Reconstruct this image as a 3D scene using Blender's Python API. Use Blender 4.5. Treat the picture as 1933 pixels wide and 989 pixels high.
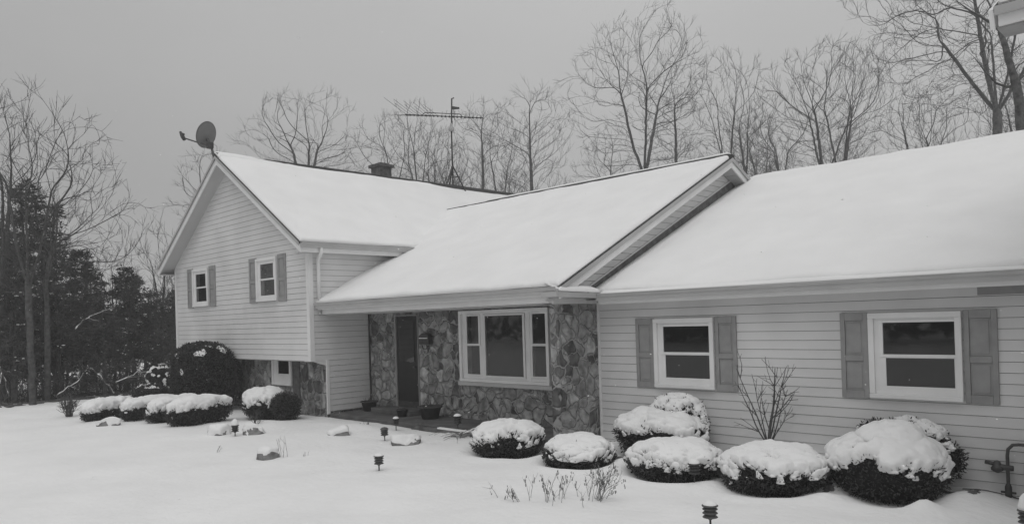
import bpy, bmesh, math, random
import numpy as np
from mathutils import Vector, Matrix

# ------------------------------------------------------------------ scene, camera, light
SC = bpy.context.scene
COL = SC.collection
for _o in list(bpy.data.objects):
    bpy.data.objects.remove(_o, do_unlink=True)

cam_d = bpy.data.cameras.new("camera")
cam = bpy.data.objects.new("camera", cam_d)
COL.objects.link(cam)
SC.camera = cam
_yaw, _pit, _rol = 0.7875, 0.0087, 0.0301
_f = Vector((-math.sin(_yaw)*math.cos(_pit), math.cos(_yaw)*math.cos(_pit), math.sin(_pit)))
_r = Vector((math.cos(_yaw), math.sin(_yaw), 0))
_u = _r.cross(_f)
_r2 = _r*math.cos(_rol) - _u*math.sin(_rol)
_u2 = _r*math.sin(_rol) + _u*math.cos(_rol)
cam.matrix_world = Matrix(((_r2.x, _u2.x, -_f.x, 8.728), (_r2.y, _u2.y, -_f.y, -10.920),
                           (_r2.z, _u2.z, -_f.z, 2.2185), (0, 0, 0, 1)))
cam_d.sensor_width = 36.0
cam_d.lens = 1424.42/1933*36
cam_d.shift_y = 97.2/1933
cam_d.clip_start = 0.1
cam_d.clip_end = 2000

SUN_EL, SUN_AZ = math.radians(55), math.radians(150)
w = bpy.data.worlds.new("World")
SC.world = w
w.use_nodes = True
nt = w.node_tree
nt.nodes.clear()
N = nt.nodes.new
L = nt.links.new
wo = N('ShaderNodeOutputWorld')
bg = N('ShaderNodeBackground')
sky = N('ShaderNodeTexSky')
sky.sky_type = 'NISHITA'
sky.sun_disc = False
sky.sun_elevation = SUN_EL
sky.sun_rotation = SUN_AZ
sky.dust_density = 6.0
sky.air_density = 1.0
bw = N('ShaderNodeRGBToBW')
L(sky.outputs[0], bw.inputs[0])
tc = N('ShaderNodeTexCoord')
sx = N('ShaderNodeSeparateXYZ')
L(tc.outputs['Generated'], sx.inputs[0])
def math_n(op, a, b=None, clamp=False):
    m = N('ShaderNodeMath'); m.operation = op; m.use_clamp = clamp
    for i, v in enumerate((a, b)):
        if v is None: continue
        if isinstance(v, (int, float)): m.inputs[i].default_value = v
        else: L(v, m.inputs[i])
    return m.outputs[0]
zc = math_n('MAXIMUM', sx.outputs['Z'], 0.0)
# overcast dome: brighter overhead, dim at the horizon, a little brighter towards the east
grad = math_n('MULTIPLY_ADD', zc, 2.7); nt.nodes[-1].inputs[2].default_value = 2.25
dl = math_n('ADD', math_n('MULTIPLY', sx.outputs['X'], 0.876), math_n('MULTIPLY', sx.outputs['Y'], 0.482))
mr_ = N('ShaderNodeMapRange'); mr_.interpolation_type = 'SMOOTHSTEP'
L(dl, mr_.inputs['Value'])
mr_.inputs['From Min'].default_value = -0.95; mr_.inputs['From Max'].default_value = -0.15
mr_.inputs['To Min'].default_value = 0.80; mr_.inputs['To Max'].default_value = 1.0
side = mr_.outputs[0]
nz = N('ShaderNodeTexNoise'); nz.inputs['Scale'].default_value = 2.0; nz.inputs['Detail'].default_value = 5
mp = N('ShaderNodeMapping'); mp.inputs['Scale'].default_value = (1, 1, 2.2)
L(tc.outputs['Generated'], mp.inputs[0]); L(mp.outputs[0], nz.inputs['Vector'])
cl = math_n('ADD', math_n('MULTIPLY', nz.outputs['Fac'], 0.20), 0.90)
dome = math_n('MULTIPLY', math_n('MULTIPLY', grad, side), cl)
mixv = math_n('ADD', dome, math_n('MULTIPLY', bw.outputs[0], 0.02))
L(mixv, bg.inputs['Color'])
bg.inputs['Strength'].default_value = 0.15
L(bg.outputs[0], wo.inputs['Surface'])

sun_d = bpy.data.lights.new("sun", 'SUN')
sun_d.energy = 0.5
sun_d.angle = math.radians(40)
sun_d.color = (1.0, 0.995, 0.985)
sun = bpy.data.objects.new("sun", sun_d)
COL.objects.link(sun)
# shines from behind and right of the photographer
_sd = Vector((math.sin(SUN_AZ)*math.cos(SUN_EL), math.cos(SUN_AZ)*math.cos(SUN_EL), math.sin(SUN_EL)))
sun.rotation_euler = _sd.to_track_quat('Z', 'Y').to_euler()

SC.view_settings.view_transform = 'Standard'
SC.view_settings.look = 'None'
SC.view_settings.exposure = 0.0
SC.view_settings.gamma = 1.0
SC.view_settings.use_curve_mapping = False
SC.cycles.max_bounces = 6
SC.cycles.transparent_max_bounces = 8
HAZE = 0.0019
SC.cycles.volume_bounces = 1
SC.cycles.volume_step_rate = 1.0
rng = random.Random(7)
nrs = np.random.RandomState(11)

# ------------------------------------------------------------------ materials
def mat(name, v, rough=0.8, spec=0.2, noise=None, bump=None, metal=0.0):
    """noise=(scale, amount, detail); bump=(scale, strength, distance)"""
    m = bpy.data.materials.new(name); m.use_nodes = True
    t = m.node_tree; b = t.nodes['Principled BSDF']
    b.inputs['Roughness'].default_value = rough
    b.inputs['Specular IOR Level'].default_value = spec
    b.inputs['Metallic'].default_value = metal
    b.inputs['Base Color'].default_value = (v, v, v, 1)
    c = t.nodes.new('ShaderNodeTexCoord')
    if noise:
        n = t.nodes.new('ShaderNodeTexNoise'); n.inputs['Scale'].default_value = noise[0]
        n.inputs['Detail'].default_value = noise[2]
        t.links.new(c.outputs['Object'], n.inputs['Vector'])
        r = t.nodes.new('ShaderNodeMapRange')
        r.inputs['From Min'].default_value = 0.3; r.inputs['From Max'].default_value = 0.7
        r.inputs['To Min'].default_value = v*(1-noise[1]); r.inputs['To Max'].default_value = v*(1+noise[1])
        t.links.new(n.outputs['Fac'], r.inputs['Value'])
        t.links.new(r.outputs[0], b.inputs['Base Color'])
    if bump:
        n = t.nodes.new('ShaderNodeTexNoise'); n.inputs['Scale'].default_value = bump[0]; n.inputs['Detail'].default_value = 6
        t.links.new(c.outputs['Object'], n.inputs['Vector'])
        bp = t.nodes.new('ShaderNodeBump'); bp.inputs['Strength'].default_value = bump[1]; bp.inputs['Distance'].default_value = bump[2]
        t.links.new(n.outputs['Fac'], bp.inputs['Height'])
        t.links.new(bp.outputs[0], b.inputs['Normal'])
    return m

M_SNOW = mat('snow', 0.86, 0.9, 0.12, noise=(1.3, 0.03, 5), bump=(14, 0.22, 0.03))
M_SNOWG = mat('ground_snow', 0.86, 0.9, 0.12, noise=(0.8, 0.035, 6), bump=(9, 0.45, 0.05))
M_SIDING = mat('vinyl_siding', 0.68, 0.55, 0.25, noise=(0.9, 0.10, 7), bump=(60, 0.08, 0.004))
M_TRIM = mat('white_trim', 0.78, 0.5, 0.3, noise=(2.5, 0.06, 5))
M_GUTTER = mat('gutter_paint', 0.44, 0.45, 0.35, noise=(1.6, 0.09, 6))
M_LAPSHADE = mat('paper_lap_shade', 0.05, 0.95, 0.05, noise=(4, 0.3, 3))  # sheathing paper kept near black to draw shadow lines at the laps
M_SOFFIT = mat('soffit_vinyl', 0.50, 0.6, 0.2, noise=(1.5, 0.06, 4))
M_SHUT = mat('shutter_paint', 0.30, 0.6, 0.25, noise=(6, 0.10, 5))
M_ROOF = mat('asphalt_shingle', 0.07, 0.9, 0.2, noise=(30, 0.45, 4), bump=(40, 0.4, 0.01))
M_DOOR = mat('dark_door', 0.014, 0.35, 0.4, noise=(2, 0.2, 3))
M_DARK = mat('room_shade', 0.030, 0.9, 0.1, noise=(1.5, 0.3, 3))
M_CURT = mat('curtain_cloth', 0.16, 0.9, 0.1, noise=(5, 0.3, 3))
M_CONC = mat('porch_concrete', 0.12, 0.9, 0.2, noise=(3, 0.3, 6), bump=(30, 0.2, 0.01))
M_IRON = mat('dark_metal', 0.045, 0.5, 0.4, noise=(12, 0.25, 3))
M_PIPE = mat('grey_metal', 0.075, 0.5, 0.4, noise=(15, 0.25, 4))
M_METER = mat('meter_paint', 0.12, 0.5, 0.35, noise=(10, 0.15, 4))
M_PALE = mat('pale_plastic', 0.42, 0.5, 0.3, noise=(8, 0.1, 3))
M_DISH = mat('dish_grey', 0.17, 0.5, 0.3, noise=(5, 0.06, 3))
M_BARK = mat('bark', 0.11, 0.95, 0.1, noise=(9, 0.45, 6), bump=(22, 0.5, 0.02))
M_TWIG = mat('twig_bark', 0.10, 0.95, 0.1, noise=(4, 0.3, 3))
M_BARKD = mat('dark_bark', 0.085, 0.95, 0.1, noise=(9, 0.4, 6), bump=(22, 0.5, 0.02))  # slightly darker bark for the left wood edge
M_STEM = mat('dry_stem', 0.24, 0.95, 0.1, noise=(9, 0.4, 3))
M_NEEDLE = mat('pine_needles', 0.075, 0.8, 0.15, noise=(2.2, 0.45, 4))
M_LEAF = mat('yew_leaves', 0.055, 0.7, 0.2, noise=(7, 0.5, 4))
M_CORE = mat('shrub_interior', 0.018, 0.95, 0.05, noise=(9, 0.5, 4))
M_ROCK = mat('field_rock', 0.20, 0.9, 0.2, noise=(9, 0.4, 6), bump=(14, 0.6, 0.03))
M_BRICK = mat('chimney_brick', 0.10, 0.9, 0.15, noise=(9, 0.4, 4), bump=(18, 0.4, 0.01))
M_POT = mat('dark_pot', 0.06, 0.7, 0.25, noise=(7, 0.3, 3))
M_WOOD = mat('weathered_timber', 0.13, 0.9, 0.1, noise=(8, 0.35, 5), bump=(30, 0.3, 0.01))
M_BRUSH = mat('dry_brush', 0.11, 0.95, 0.1, noise=(2, 0.45, 4))

def stone_mat():
    m = bpy.data.materials.new('fieldstone'); m.use_nodes = True
    t = m.node_tree; b = t.nodes['Principled BSDF']
    nn = t.nodes.new; ll = t.links.new
    c = nn('ShaderNodeTexCoord')
    n = nn('ShaderNodeTexNoise'); n.inputs['Scale'].default_value = 2.4; n.inputs['Detail'].default_value = 3
    ll(c.outputs['Object'], n.inputs['Vector'])
    mx = nn('ShaderNodeVectorMath'); mx.operation = 'MULTIPLY_ADD'
    ll(n.outputs['Color'], mx.inputs[0]); mx.inputs[1].default_value = (0.44, 0.44, 0.44); ll(c.outputs['Object'], mx.inputs[2])
    def vor(feat):
        v = nn('ShaderNodeTexVoronoi'); v.feature = feat; v.inputs['Scale'].default_value = 3.6
        v.inputs['Randomness'].default_value = 0.95
        ll(mx.outputs[0], v.inputs['Vector']); return v
    ve = vor('DISTANCE_TO_EDGE'); vc = vor('F1')
    ws = nn('ShaderNodeTexWhiteNoise'); ws.noise_dimensions = '3D'; ll(vc.outputs['Position'], ws.inputs['Vector'])
    r = nn('ShaderNodeValToRGB')
    e = r.color_ramp.elements
    e[0].position = 0.0; e[0].color = (0.095, 0.095, 0.095, 1)
    e[1].position = 1.0; e[1].color = (0.44, 0.44, 0.44, 1)
    for p, vv in ((0.20, 0.13), (0.30, 0.28), (0.60, 0.38), (0.72, 0.21)):
        k = r.color_ramp.elements.new(p); k.color = (vv, vv, vv, 1)
    ll(ws.outputs['Value'], r.inputs['Fac'])
    n2 = nn('ShaderNodeTexNoise'); n2.inputs['Scale'].default_value = 7; n2.inputs['Detail'].default_value = 7
    ll(c.outputs['Object'], n2.inputs['Vector'])
    mr = nn('ShaderNodeMapRange'); mr.inputs['From Min'].default_value = .3; mr.inputs['From Max'].default_value = .7
    mr.inputs['To Min'].default_value = .5; mr.inputs['To Max'].default_value = 1.5
    ll(n2.outputs['Fac'], mr.inputs['Value'])
    mu = nn('ShaderNodeMix'); mu.data_type = 'RGBA'; mu.blend_type = 'MULTIPLY'; mu.inputs['Factor'].default_value = 1
    ll(r.outputs[0], mu.inputs['A']); ll(mr.outputs[0], mu.inputs['B'])
    # mortar joints of uneven width
    n3 = nn('ShaderNodeTexNoise'); n3.inputs['Scale'].default_value = 3.1
    ll(c.outputs['Object'], n3.inputs['Vector'])
    wj = nn('ShaderNodeMapRange'); wj.inputs['From Min'].default_value = .3; wj.inputs['From Max'].default_value = .7
    wj.inputs['To Min'].default_value = 0.02; wj.inputs['To Max'].default_value = 0.075
    ll(n3.outputs['Fac'], wj.inputs['Value'])
    su = nn('ShaderNodeMath'); su.operation = 'SUBTRACT'; ll(ve.outputs['Distance'], su.inputs[0]); ll(wj.outputs[0], su.inputs[1])
    me = nn('ShaderNodeMapRange'); me.inputs['From Min'].default_value = -0.03; me.inputs['From Max'].default_value = 0.045
    ll(su.outputs[0], me.inputs['Value'])
    mm = nn('ShaderNodeMix'); mm.data_type = 'RGBA'
    mm.inputs['A'].default_value = (0.35, 0.35, 0.35, 1)
    ll(me.outputs[0], mm.inputs['Factor']); ll(mu.outputs['Result'], mm.inputs['B'])
    ll(mm.outputs['Result'], b.inputs['Base Color'])
    ad = nn('ShaderNodeMath'); ad.operation = 'MULTIPLY_ADD'
    ll(n2.outputs['Fac'], ad.inputs[0]); ad.inputs[1].default_value = 0.5; ll(me.outputs[0], ad.inputs[2])
    bp = nn('ShaderNodeBump'); bp.inputs['Strength'].default_value = 1.0; bp.inputs['Distance'].default_value = 0.05
    ll(ad.outputs[0], bp.inputs['Height']); ll(bp.outputs[0], b.inputs['Normal'])
    b.inputs['Roughness'].default_value = 0.9; b.inputs['Specular IOR Level'].default_value = 0.15
    return m
M_STONE = stone_mat()

def pane_mat():
    m = bpy.data.materials.new('window_glass'); m.use_nodes = True
    t = m.node_tree; t.nodes.clear()
    nn = t.nodes.new; ll = t.links.new
    o = nn('ShaderNodeOutputMaterial'); tr = nn('ShaderNodeBsdfTransparent'); tr.inputs[0].default_value = (.86, .86, .86, 1)
    gl = nn('ShaderNodeBsdfGlossy'); gl.inputs['Roughness'].default_value = 0.03; gl.inputs[0].default_value = (.9, .9, .9, 1)
    fr = nn('ShaderNodeFresnel'); fr.inputs['IOR'].default_value = 1.62
    n = nn('ShaderNodeTexNoise'); n.inputs['Scale'].default_value = 1.3
    c = nn('ShaderNodeTexCoord'); ll(c.outputs['Object'], n.inputs['Vector'])
    bp = nn('ShaderNodeBump'); bp.inputs['Strength'].default_value = 0.05; bp.inputs['Distance'].default_value = 0.05
    ll(n.outputs['Fac'], bp.inputs['Height']); ll(bp.outputs[0], gl.inputs['Normal'])
    mi = nn('ShaderNodeMixShader'); ll(fr.outputs[0], mi.inputs[0]); ll(tr.outputs[0], mi.inputs[1]); ll(gl.outputs[0], mi.inputs[2])
    ll(mi.outputs[0], o.inputs[0])
    return m
M_PANE = pane_mat()

# ------------------------------------------------------------------ helpers
def empty(name, loc, label=None, cat=None, group=None):
    o = bpy.data.objects.new(name, None); COL.objects.link(o)
    o.location = loc; o.empty_display_size = 0.2
    if label: tag(o, label, cat, group)
    return o

def tag(o, label, cat, group=None):
    o['label'] = label; o['category'] = cat
    if group: o['group'] = group
    return o

def link_mesh(name, verts, faces, m, parent=None, smooth=False):
    me = bpy.data.meshes.new(name)
    if isinstance(verts, np.ndarray) and isinstance(faces, np.ndarray):
        nv, nf, k = len(verts), len(faces), faces.shape[1]
        me.vertices.add(nv); me.vertices.foreach_set('co', np.asarray(verts, np.float32).ravel())
        me.loops.add(nf*k); me.loops.foreach_set('vertex_index', np.asarray(faces, np.int32).ravel())
        me.polygons.add(nf); me.polygons.foreach_set('loop_start', np.arange(0, nf*k, k, dtype=np.int32))
        me.update(calc_edges=True)
    else:
        me.from_pydata([tuple(v) for v in verts], [], [tuple(f) for f in faces])
    if smooth:
        me.polygons.foreach_set('use_smooth', [True]*len(me.polygons))
    me.materials.append(m)
    me.update()
    o = bpy.data.objects.new(name, me); COL.objects.link(o)
    if parent is not None:
        o.parent = parent
    return o

class MB:
    """mesh builder in world coordinates; build() moves it into the parent's frame"""
    def __init__(s): s.v = []; s.f = []
    def add(s, vs, fs):
        k = len(s.v); s.v += [Vector(p) for p in vs]; s.f += [tuple(i+k for i in f) for f in fs]; return s
    def box(s, x0, x1, y0, y1, z0, z1):
        return s.add([(x0,y0,z0),(x1,y0,z0),(x1,y1,z0),(x0,y1,z0),(x0,y0,z1),(x1,y0,z1),(x1,y1,z1),(x0,y1,z1)],
                     [(0,3,2,1),(4,5,6,7),(0,1,5,4),(1,2,6,5),(2,3,7,6),(3,0,4,7)])
    def prism(s, poly, ext):
        """poly: planar 3D points, ext: extrusion vector"""
        n = len(poly); e = Vector(ext); P = [Vector(p) for p in poly]
        return s.add(P+[p+e for p in P], [tuple(range(n))[::-1], tuple(range(n, 2*n))]+[(i, (i+1) % n, n+(i+1) % n, n+i) for i in range(n)])
    def tube(s, pts, rad, sides=8, cap=True):
        pts = [Vector(p) for p in pts]; n = len(pts)
        if not isinstance(rad, (list, tuple)): rad = [rad]*n
        k = len(s.v); ref = None
        for i, p in enumerate(pts):
            d = (pts[min(i+1, n-1)]-pts[max(i-1, 0)]).normalized()
            if ref is None: ref = d.orthogonal().normalized()
            a = (ref-d*ref.dot(d)); a = a.normalized() if a.length > 1e-6 else d.orthogonal().normalized()
            ref = a; b = d.cross(a)
            for j in range(sides):
                t = 2*math.pi*j/sides
                s.v.append(p+(a*math.cos(t)+b*math.sin(t))*rad[i])
        for i in range(n-1):
            for j in range(sides):
                j2 = (j+1) % sides
                s.f.append((k+i*sides+j, k+i*sides+j2, k+(i+1)*sides+j2, k+(i+1)*sides+j))
        if cap:
            s.f.append(tuple(k+j for j in range(sides))[::-1]); s.f.append(tuple(k+(n-1)*sides+j for j in range(sides)))
        return s
    def lathe(s, c, prof, sides=20, axis=None):
        """prof: list of (radius, height)"""
        c = Vector(c); k = len(s.v); n = len(prof)
        ax = Vector(axis or (0, 0, 1)).normalized(); a = ax.orthogonal().normalized(); b = ax.cross(a)
        for r, h in prof:
            for j in range(sides):
                t = 2*math.pi*j/sides
                s.v.append(c+ax*h+(a*math.cos(t)+b*math.sin(t))*max(r, 1e-4))
        for i in range(n-1):
            for j in range(sides):
                j2 = (j+1) % sides
                s.f.append((k+i*sides+j, k+i*sides+j2, k+(i+1)*sides+j2, k+(i+1)*sides+j))
        s.f.append(tuple(k+j for j in range(sides))[::-1]); s.f.append(tuple(k+(n-1)*sides+j for j in range(sides)))
        return s
    def build(s, name, m, parent=None, smooth=False, bevel=0):
        off = parent_loc(parent)
        o = link_mesh(name, [v-off for v in s.v], s.f, m, parent, smooth)
        if bevel:
            b = o.modifiers.new('bevel', 'BEVEL'); b.width = bevel; b.segments = 2; b.limit_method = 'ANGLE'
        return o

def parent_loc(p):
    v = Vector((0, 0, 0))
    while p is not None:
        v += p.location; p = p.parent
    return v

# vectorised gradient-free value noise
def _hash(i, j, k, seed):
    n = (i*374761393 + j*668265263 + k*1274126177 + seed*974711) & 0x7fffffff
    n = ((n ^ (n >> 13))*1274126177) & 0x7fffffff
    return ((n ^ (n >> 16)) & 0xffff)/65535.0*2-1
def vnoise(P, seed=0):
    P = np.asarray(P, float); I = np.floor(P).astype(np.int64); F = P-I; F = F*F*F*(F*(F*6-15)+10)
    r = 0
    for a in (0, 1):
        for b in (0, 1):
            for c in (0, 1):
                wgt = (F[:, 0] if a else 1-F[:, 0])*(F[:, 1] if b else 1-F[:, 1])*(F[:, 2] if c else 1-F[:, 2])
                r = r+wgt*_hash(I[:, 0]+a, I[:, 1]+b, I[:, 2]+c, seed)
    return r
def fbm(P, seed=0, oct=4):
    P = np.asarray(P, float); r = 0; a = 1.0; t = 0
    for o in range(oct):
        r = r+a*vnoise(P*(2**o)+o*17.3, seed+o); t += a; a *= 0.5
    return r/t

_ico = {}
def ico(n):
    if n not in _ico:
        bm = bmesh.new(); bmesh.ops.create_icosphere(bm, subdivisions=n, radius=1.0)
        V = np.array([v.co[:] for v in bm.verts]); F = np.array([[v.index for v in f.verts] for f in bm.faces]); bm.free()
        _ico[n] = (V, F)
    return _ico[n]

# ------------------------------------------------------------------ ground
BEDS = [(-0.44,-1.99,.6),(1.14,-2.0,.5),(1.79,-.72,.75),(2.72,-1.73,.62),(4.13,-1.64,.63),(5.4,-.96,.8)]
def gheight(X, Y):
    P = np.stack([X, Y, np.zeros_like(X)], 1)
    h = 0.07*fbm(P*0.22, 3, 3)+0.045*fbm(P*0.8, 5, 3)+0.020*fbm(P*2.4, 8, 3)
    # the ground drops away a little towards the gas meter, and a drift lies by the big right shrub
    h += -0.12*np.clip((X-4.8)/2.0, 0, 1)*np.clip((Y+3)/2.5, 0, 1)
    h += 0.20*np.exp(-(((X-6.1)/0.32)**2+((Y+.95)/0.5)**2))
    h += 0.16*np.exp(-(((X-4.72)/0.22)**2+((Y+1.15)/0.3)**2))
    h += 0.13*np.exp(-(((X-5.95)/0.16)**2+((Y+1.75)/0.2)**2))
    h += 0.10*np.exp(-(((X+7.3)/0.9)**2+((Y+2.9)/0.55)**2))
    h += 0.09*np.exp(-(((X+4.6)/1.5)**2+((Y+2.0)/0.35)**2))
    # scooped hollows below the shrubs
    for bx, by, br in BEDS:
        d = np.hypot(X-bx, Y-by)/br
        h += 0.035*np.exp(-((d-1.4)/0.28)**2)-0.09*np.exp(-(d/1.0)**4)
    # wind hollow along the garage wall
    wl = np.clip(1-np.abs(Y+0.12)/0.4, 0, 1)*np.clip((X+0.2)/0.4, 0, 1)
    h += -0.05*wl
    h += 0.25*np.clip((-X-30)/60, 0, 1)
    return h
def axis(fine0, fine1, st, far):
    a = list(np.arange(fine0, fine1+1e-6, st)); s = st
    lo, hi = [fine0], [fine1]
    while hi[-1] < far: s *= 1.35; hi.append(hi[-1]+s)
    s = st
    while lo[-1] > -far: s *= 1.35; lo.append(lo[-1]-s)
    return np.array(lo[:0:-1]+a+hi[1:])
gx = axis(-22, 9, 0.075, 320); gy = axis(-9, 1.0, 0.06, 320)
GX, GY = np.meshgrid(gx, gy, indexing='ij')
gz = gheight(GX.ravel(), GY.ravel())
# below the porch slab the snow is gone
px, py = GX.ravel(), GY.ravel()
hold = (px > -7.6) & (px < -0.1) & (py > -1.20) & (py < 1.0)
gz = np.where(hold, -0.12, gz)
Vg = np.stack([px, py, gz], 1)
ni, nj = len(gx), len(gy)
idx = np.arange(ni*nj).reshape(ni, nj)
Fg = np.stack([idx[:-1, :-1], idx[1:, :-1], idx[1:, 1:], idx[:-1, 1:]], -1).reshape(-1, 4)
ground = link_mesh('ground', Vg, Fg, M_SNOWG, None, True)
ground['kind'] = 'structure'
def mulch():
    a = np.arange(.05, 7.3, .035); b = np.arange(-2.3, -.03, .035); A_, B_ = np.meshgrid(a, b, indexing='ij')
    X, Y = A_.ravel(), B_.ravel(); P = np.stack([X, Y, X*0], 1)
    k = np.exp(-((Y+.02)/.16)**2)*.75
    for bx, by, br in BEDS:
        d = np.hypot(X-bx, Y-by)/br; k = np.maximum(k, .95*np.exp(-((d-1.02)/.16)**2)*np.clip((Y-by+.35*br)/(.6*br), 0, 1))
    k = np.maximum(k, .9*np.exp(-(((X-1.6)/.35)**2+((Y+1.38)/.22)**2)))
    m = k+.42*fbm(P*5, 61, 4)-.56
    V = np.stack([X, Y, gheight(X, Y)+np.where(m > 0, .004+.012*np.clip(m, 0, 1), -.02)+.006*fbm(P*14, 63, 2)], 1)
    I = np.arange(len(X)).reshape(len(a), len(b)); F = np.stack([I[:-1, :-1], I[1:, :-1], I[1:, 1:], I[:-1, 1:]], -1).reshape(-1, 4)
    F = F[(m[F] > -.06).all(1)]; u = np.unique(F); mp_ = -np.ones(len(V), int); mp_[u] = np.arange(len(u))
    return V[u], mp_[F]
def gz1(x, y): return float(gheight(np.array([x], float), np.array([y], float))[0])

_v, _f2 = mulch()
_m = link_mesh('mulch_bed', _v, _f2, mat('wet_mulch', 0.13, 0.95, 0.1, noise=(16, 0.6, 6), bump=(40, 0.6, 0.02)), None, True); _m['kind'] = 'structure'
# ------------------------------------------------------------------ the house
HOUSE = empty('house', (-4.0, 2.0, 0), 'long split level house with pale siding, fieldstone porch walls and snow covered roofs', 'house')
E = 0.137
ZC = 1.9318
def frange_courses(z0, z1):
    k = math.floor((z0-ZC)/E+1e-6); out = []
    z = ZC+k*E
    while z < z1-1e-4:
        out.append((max(z, z0), min(z+E, z1))); z += E
    return out
def siding(name, O, u, n, z0, z1, rng_fn, m=M_SIDING):
    """lap siding: every course leans out at its bottom edge. rng_fn(z)->(s0,s1) extent along u"""
    b = MB(); O = Vector(O); u = Vector(u); n = Vector(n)
    for za, zb in frange_courses(z0, z1):
        zb = zb-.006 if zb < z1-1e-3 else zb  # slot shows the dark core as a lap shadow line
        a0, a1 = rng_fn(za); c0, c1 = rng_fn(zb)
        if a1-a0 < 1e-3: continue
        if c1-c0 < 1e-3: c0 = c1 = (c0+c1)/2
        Z = Vector((0, 0, 1))
        p = [O+u*a0+Z*za-n*0.004, O+u*a1+Z*za-n*0.004, O+u*a1+Z*za+n*0.020, O+u*a0+Z*za+n*0.020,
             O+u*c0+Z*zb+n*0.010, O+u*c1+Z*zb+n*0.010]
        b.add(p, [(0, 1, 2, 3), (3, 2, 5, 4)])
    return b.build(name, m, HOUSE)

XL, XR, YG, YLOW = -15.56, -7.43, -1.63, -1.215
AX, AZ, SL = -11.49, 6.96, 0.6297          # left ridge: x, height, slope
EXR = AX+4.40; EZ = AZ-4.40*SL             # its right eave
YB = 9.66
XFAR = 14.0
def gable_rng(z):
    top = AZ-0.17
    h = (top-z)/SL
    return max(XL, AX-h)-XL, min(XR, AX+h)-XL
# core walls behind the siding
MB().prism([(XL+.01,YG+.02,1.40),(XR-.01,YG+.02,1.40),(XR-.01,YG+.02,4.30),(AX,YG+.02,AZ-.2),(XL+.01,YG+.02,4.30)], (0,11.0,0)).build('wall_core', M_LAPSHADE, HOUSE)
siding('siding_wall', (XL,YG,0), (1,0,0), (0,-1,0), 1.39, AZ-0.20, gable_rng)
# right flank of the left block, running back into the porch
def flank_rng(z): return (0, 3.6) if z > 1.39 else (YLOW-YG, 3.6)
siding('siding_wall', (XR,YG,0), (0,1,0), (1,0,0), 0.14, 4.35, lambda z: flank_rng(z+.02))
# overhang bottom
MB().box(XL+.02, XR-.02, YG+.03, YLOW+.3, 1.365, 1.388).build('soffit', M_SOFFIT, HOUSE)
# lower fieldstone storey
MB().box(XL+.3, XR-.012, YLOW, 8.9, -0.3, 1.366).build('stone_wall', M_STONE, HOUSE)
MB().box(XR-.02, XR+.03, YLOW-.02, YLOW+.05, 0.08, 1.385).build('corner_board', M_TRIM, HOUSE)
MB().box(XR-.10, XR+.026, YG-.028, YG+.02, 1.375, 4.13).box(XR+.002, XR+.028, YG+.021, YG+.09, 1.375, 4.13).build('corner_board', M_TRIM, HOUSE)
MB().box(XL-.026, XL+.06, YG-.028, YG+.06, 1.375, 4.13).build('corner_board', M_TRIM, HOUSE)
MB().box(XR-.3, XR+.005, YG-.012, YLOW, 1.372, 1.40).build('trim', M_TRIM, HOUSE)

# main house front wall (porch back wall) and garage wall
MB().box(XR, 0.0, 0.02, 0.3, -0.3, 2.72).build('stone_wall', M_STONE, HOUSE)
MB().box(-0.20, 0.0, -1.10, 0.018, -0.3, 2.47).build('stone_wall', M_STONE, HOUSE)
MB().box(0.005, XFAR, 0.03, 0.3, -0.4, 2.62).build('wall_core', M_LAPSHADE, HOUSE)
siding('siding_wall', (0,0,0), (1,0,0), (0,-1,0), -0.28, 2.60, lambda z: (0.03, XFAR))
MB().box(0.001, 0.035, -0.03, 0.015, -0.2, 2.50).build('corner_board', M_TRIM, HOUSE)
MB().box(XR+.022, XR+.06, -.01, 0.018, 0.12, 2.49).build('trim', M_IRON, HOUSE)
# frieze board below the garage soffit and its dull grey vent panel
MB().box(0.04, XFAR, -0.034, -0.022, 2.36, 2.52).build('frieze_board', M_SIDING, HOUSE)
MB().box(6.13, 7.6, -0.046, -0.036, 2.355, 2.505).build('vent_panel', M_SHUT, HOUSE)
# gable siding of the main roof end, above the garage roof
YMR, ZMR, YME, ZME, XRK = 4.51, 5.71, -1.45, 2.76, 0.355
SM = (ZMR-ZME)/(YMR-YME)
def mg_rng(z):
    h = (ZMR-0.24-z)/SM
    return (YMR-h)+1.2, (YMR+h)+1.2
siding('siding_wall', (0,-1.2,0), (0,1,0), (1,0,0), 2.52, ZMR-0.26, mg_rng)
MB().box(-0.2, -0.02, 0.31, 8.5, 2.0, 2.7).build('wall_core', M_LAPSHADE, HOUSE)

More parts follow.
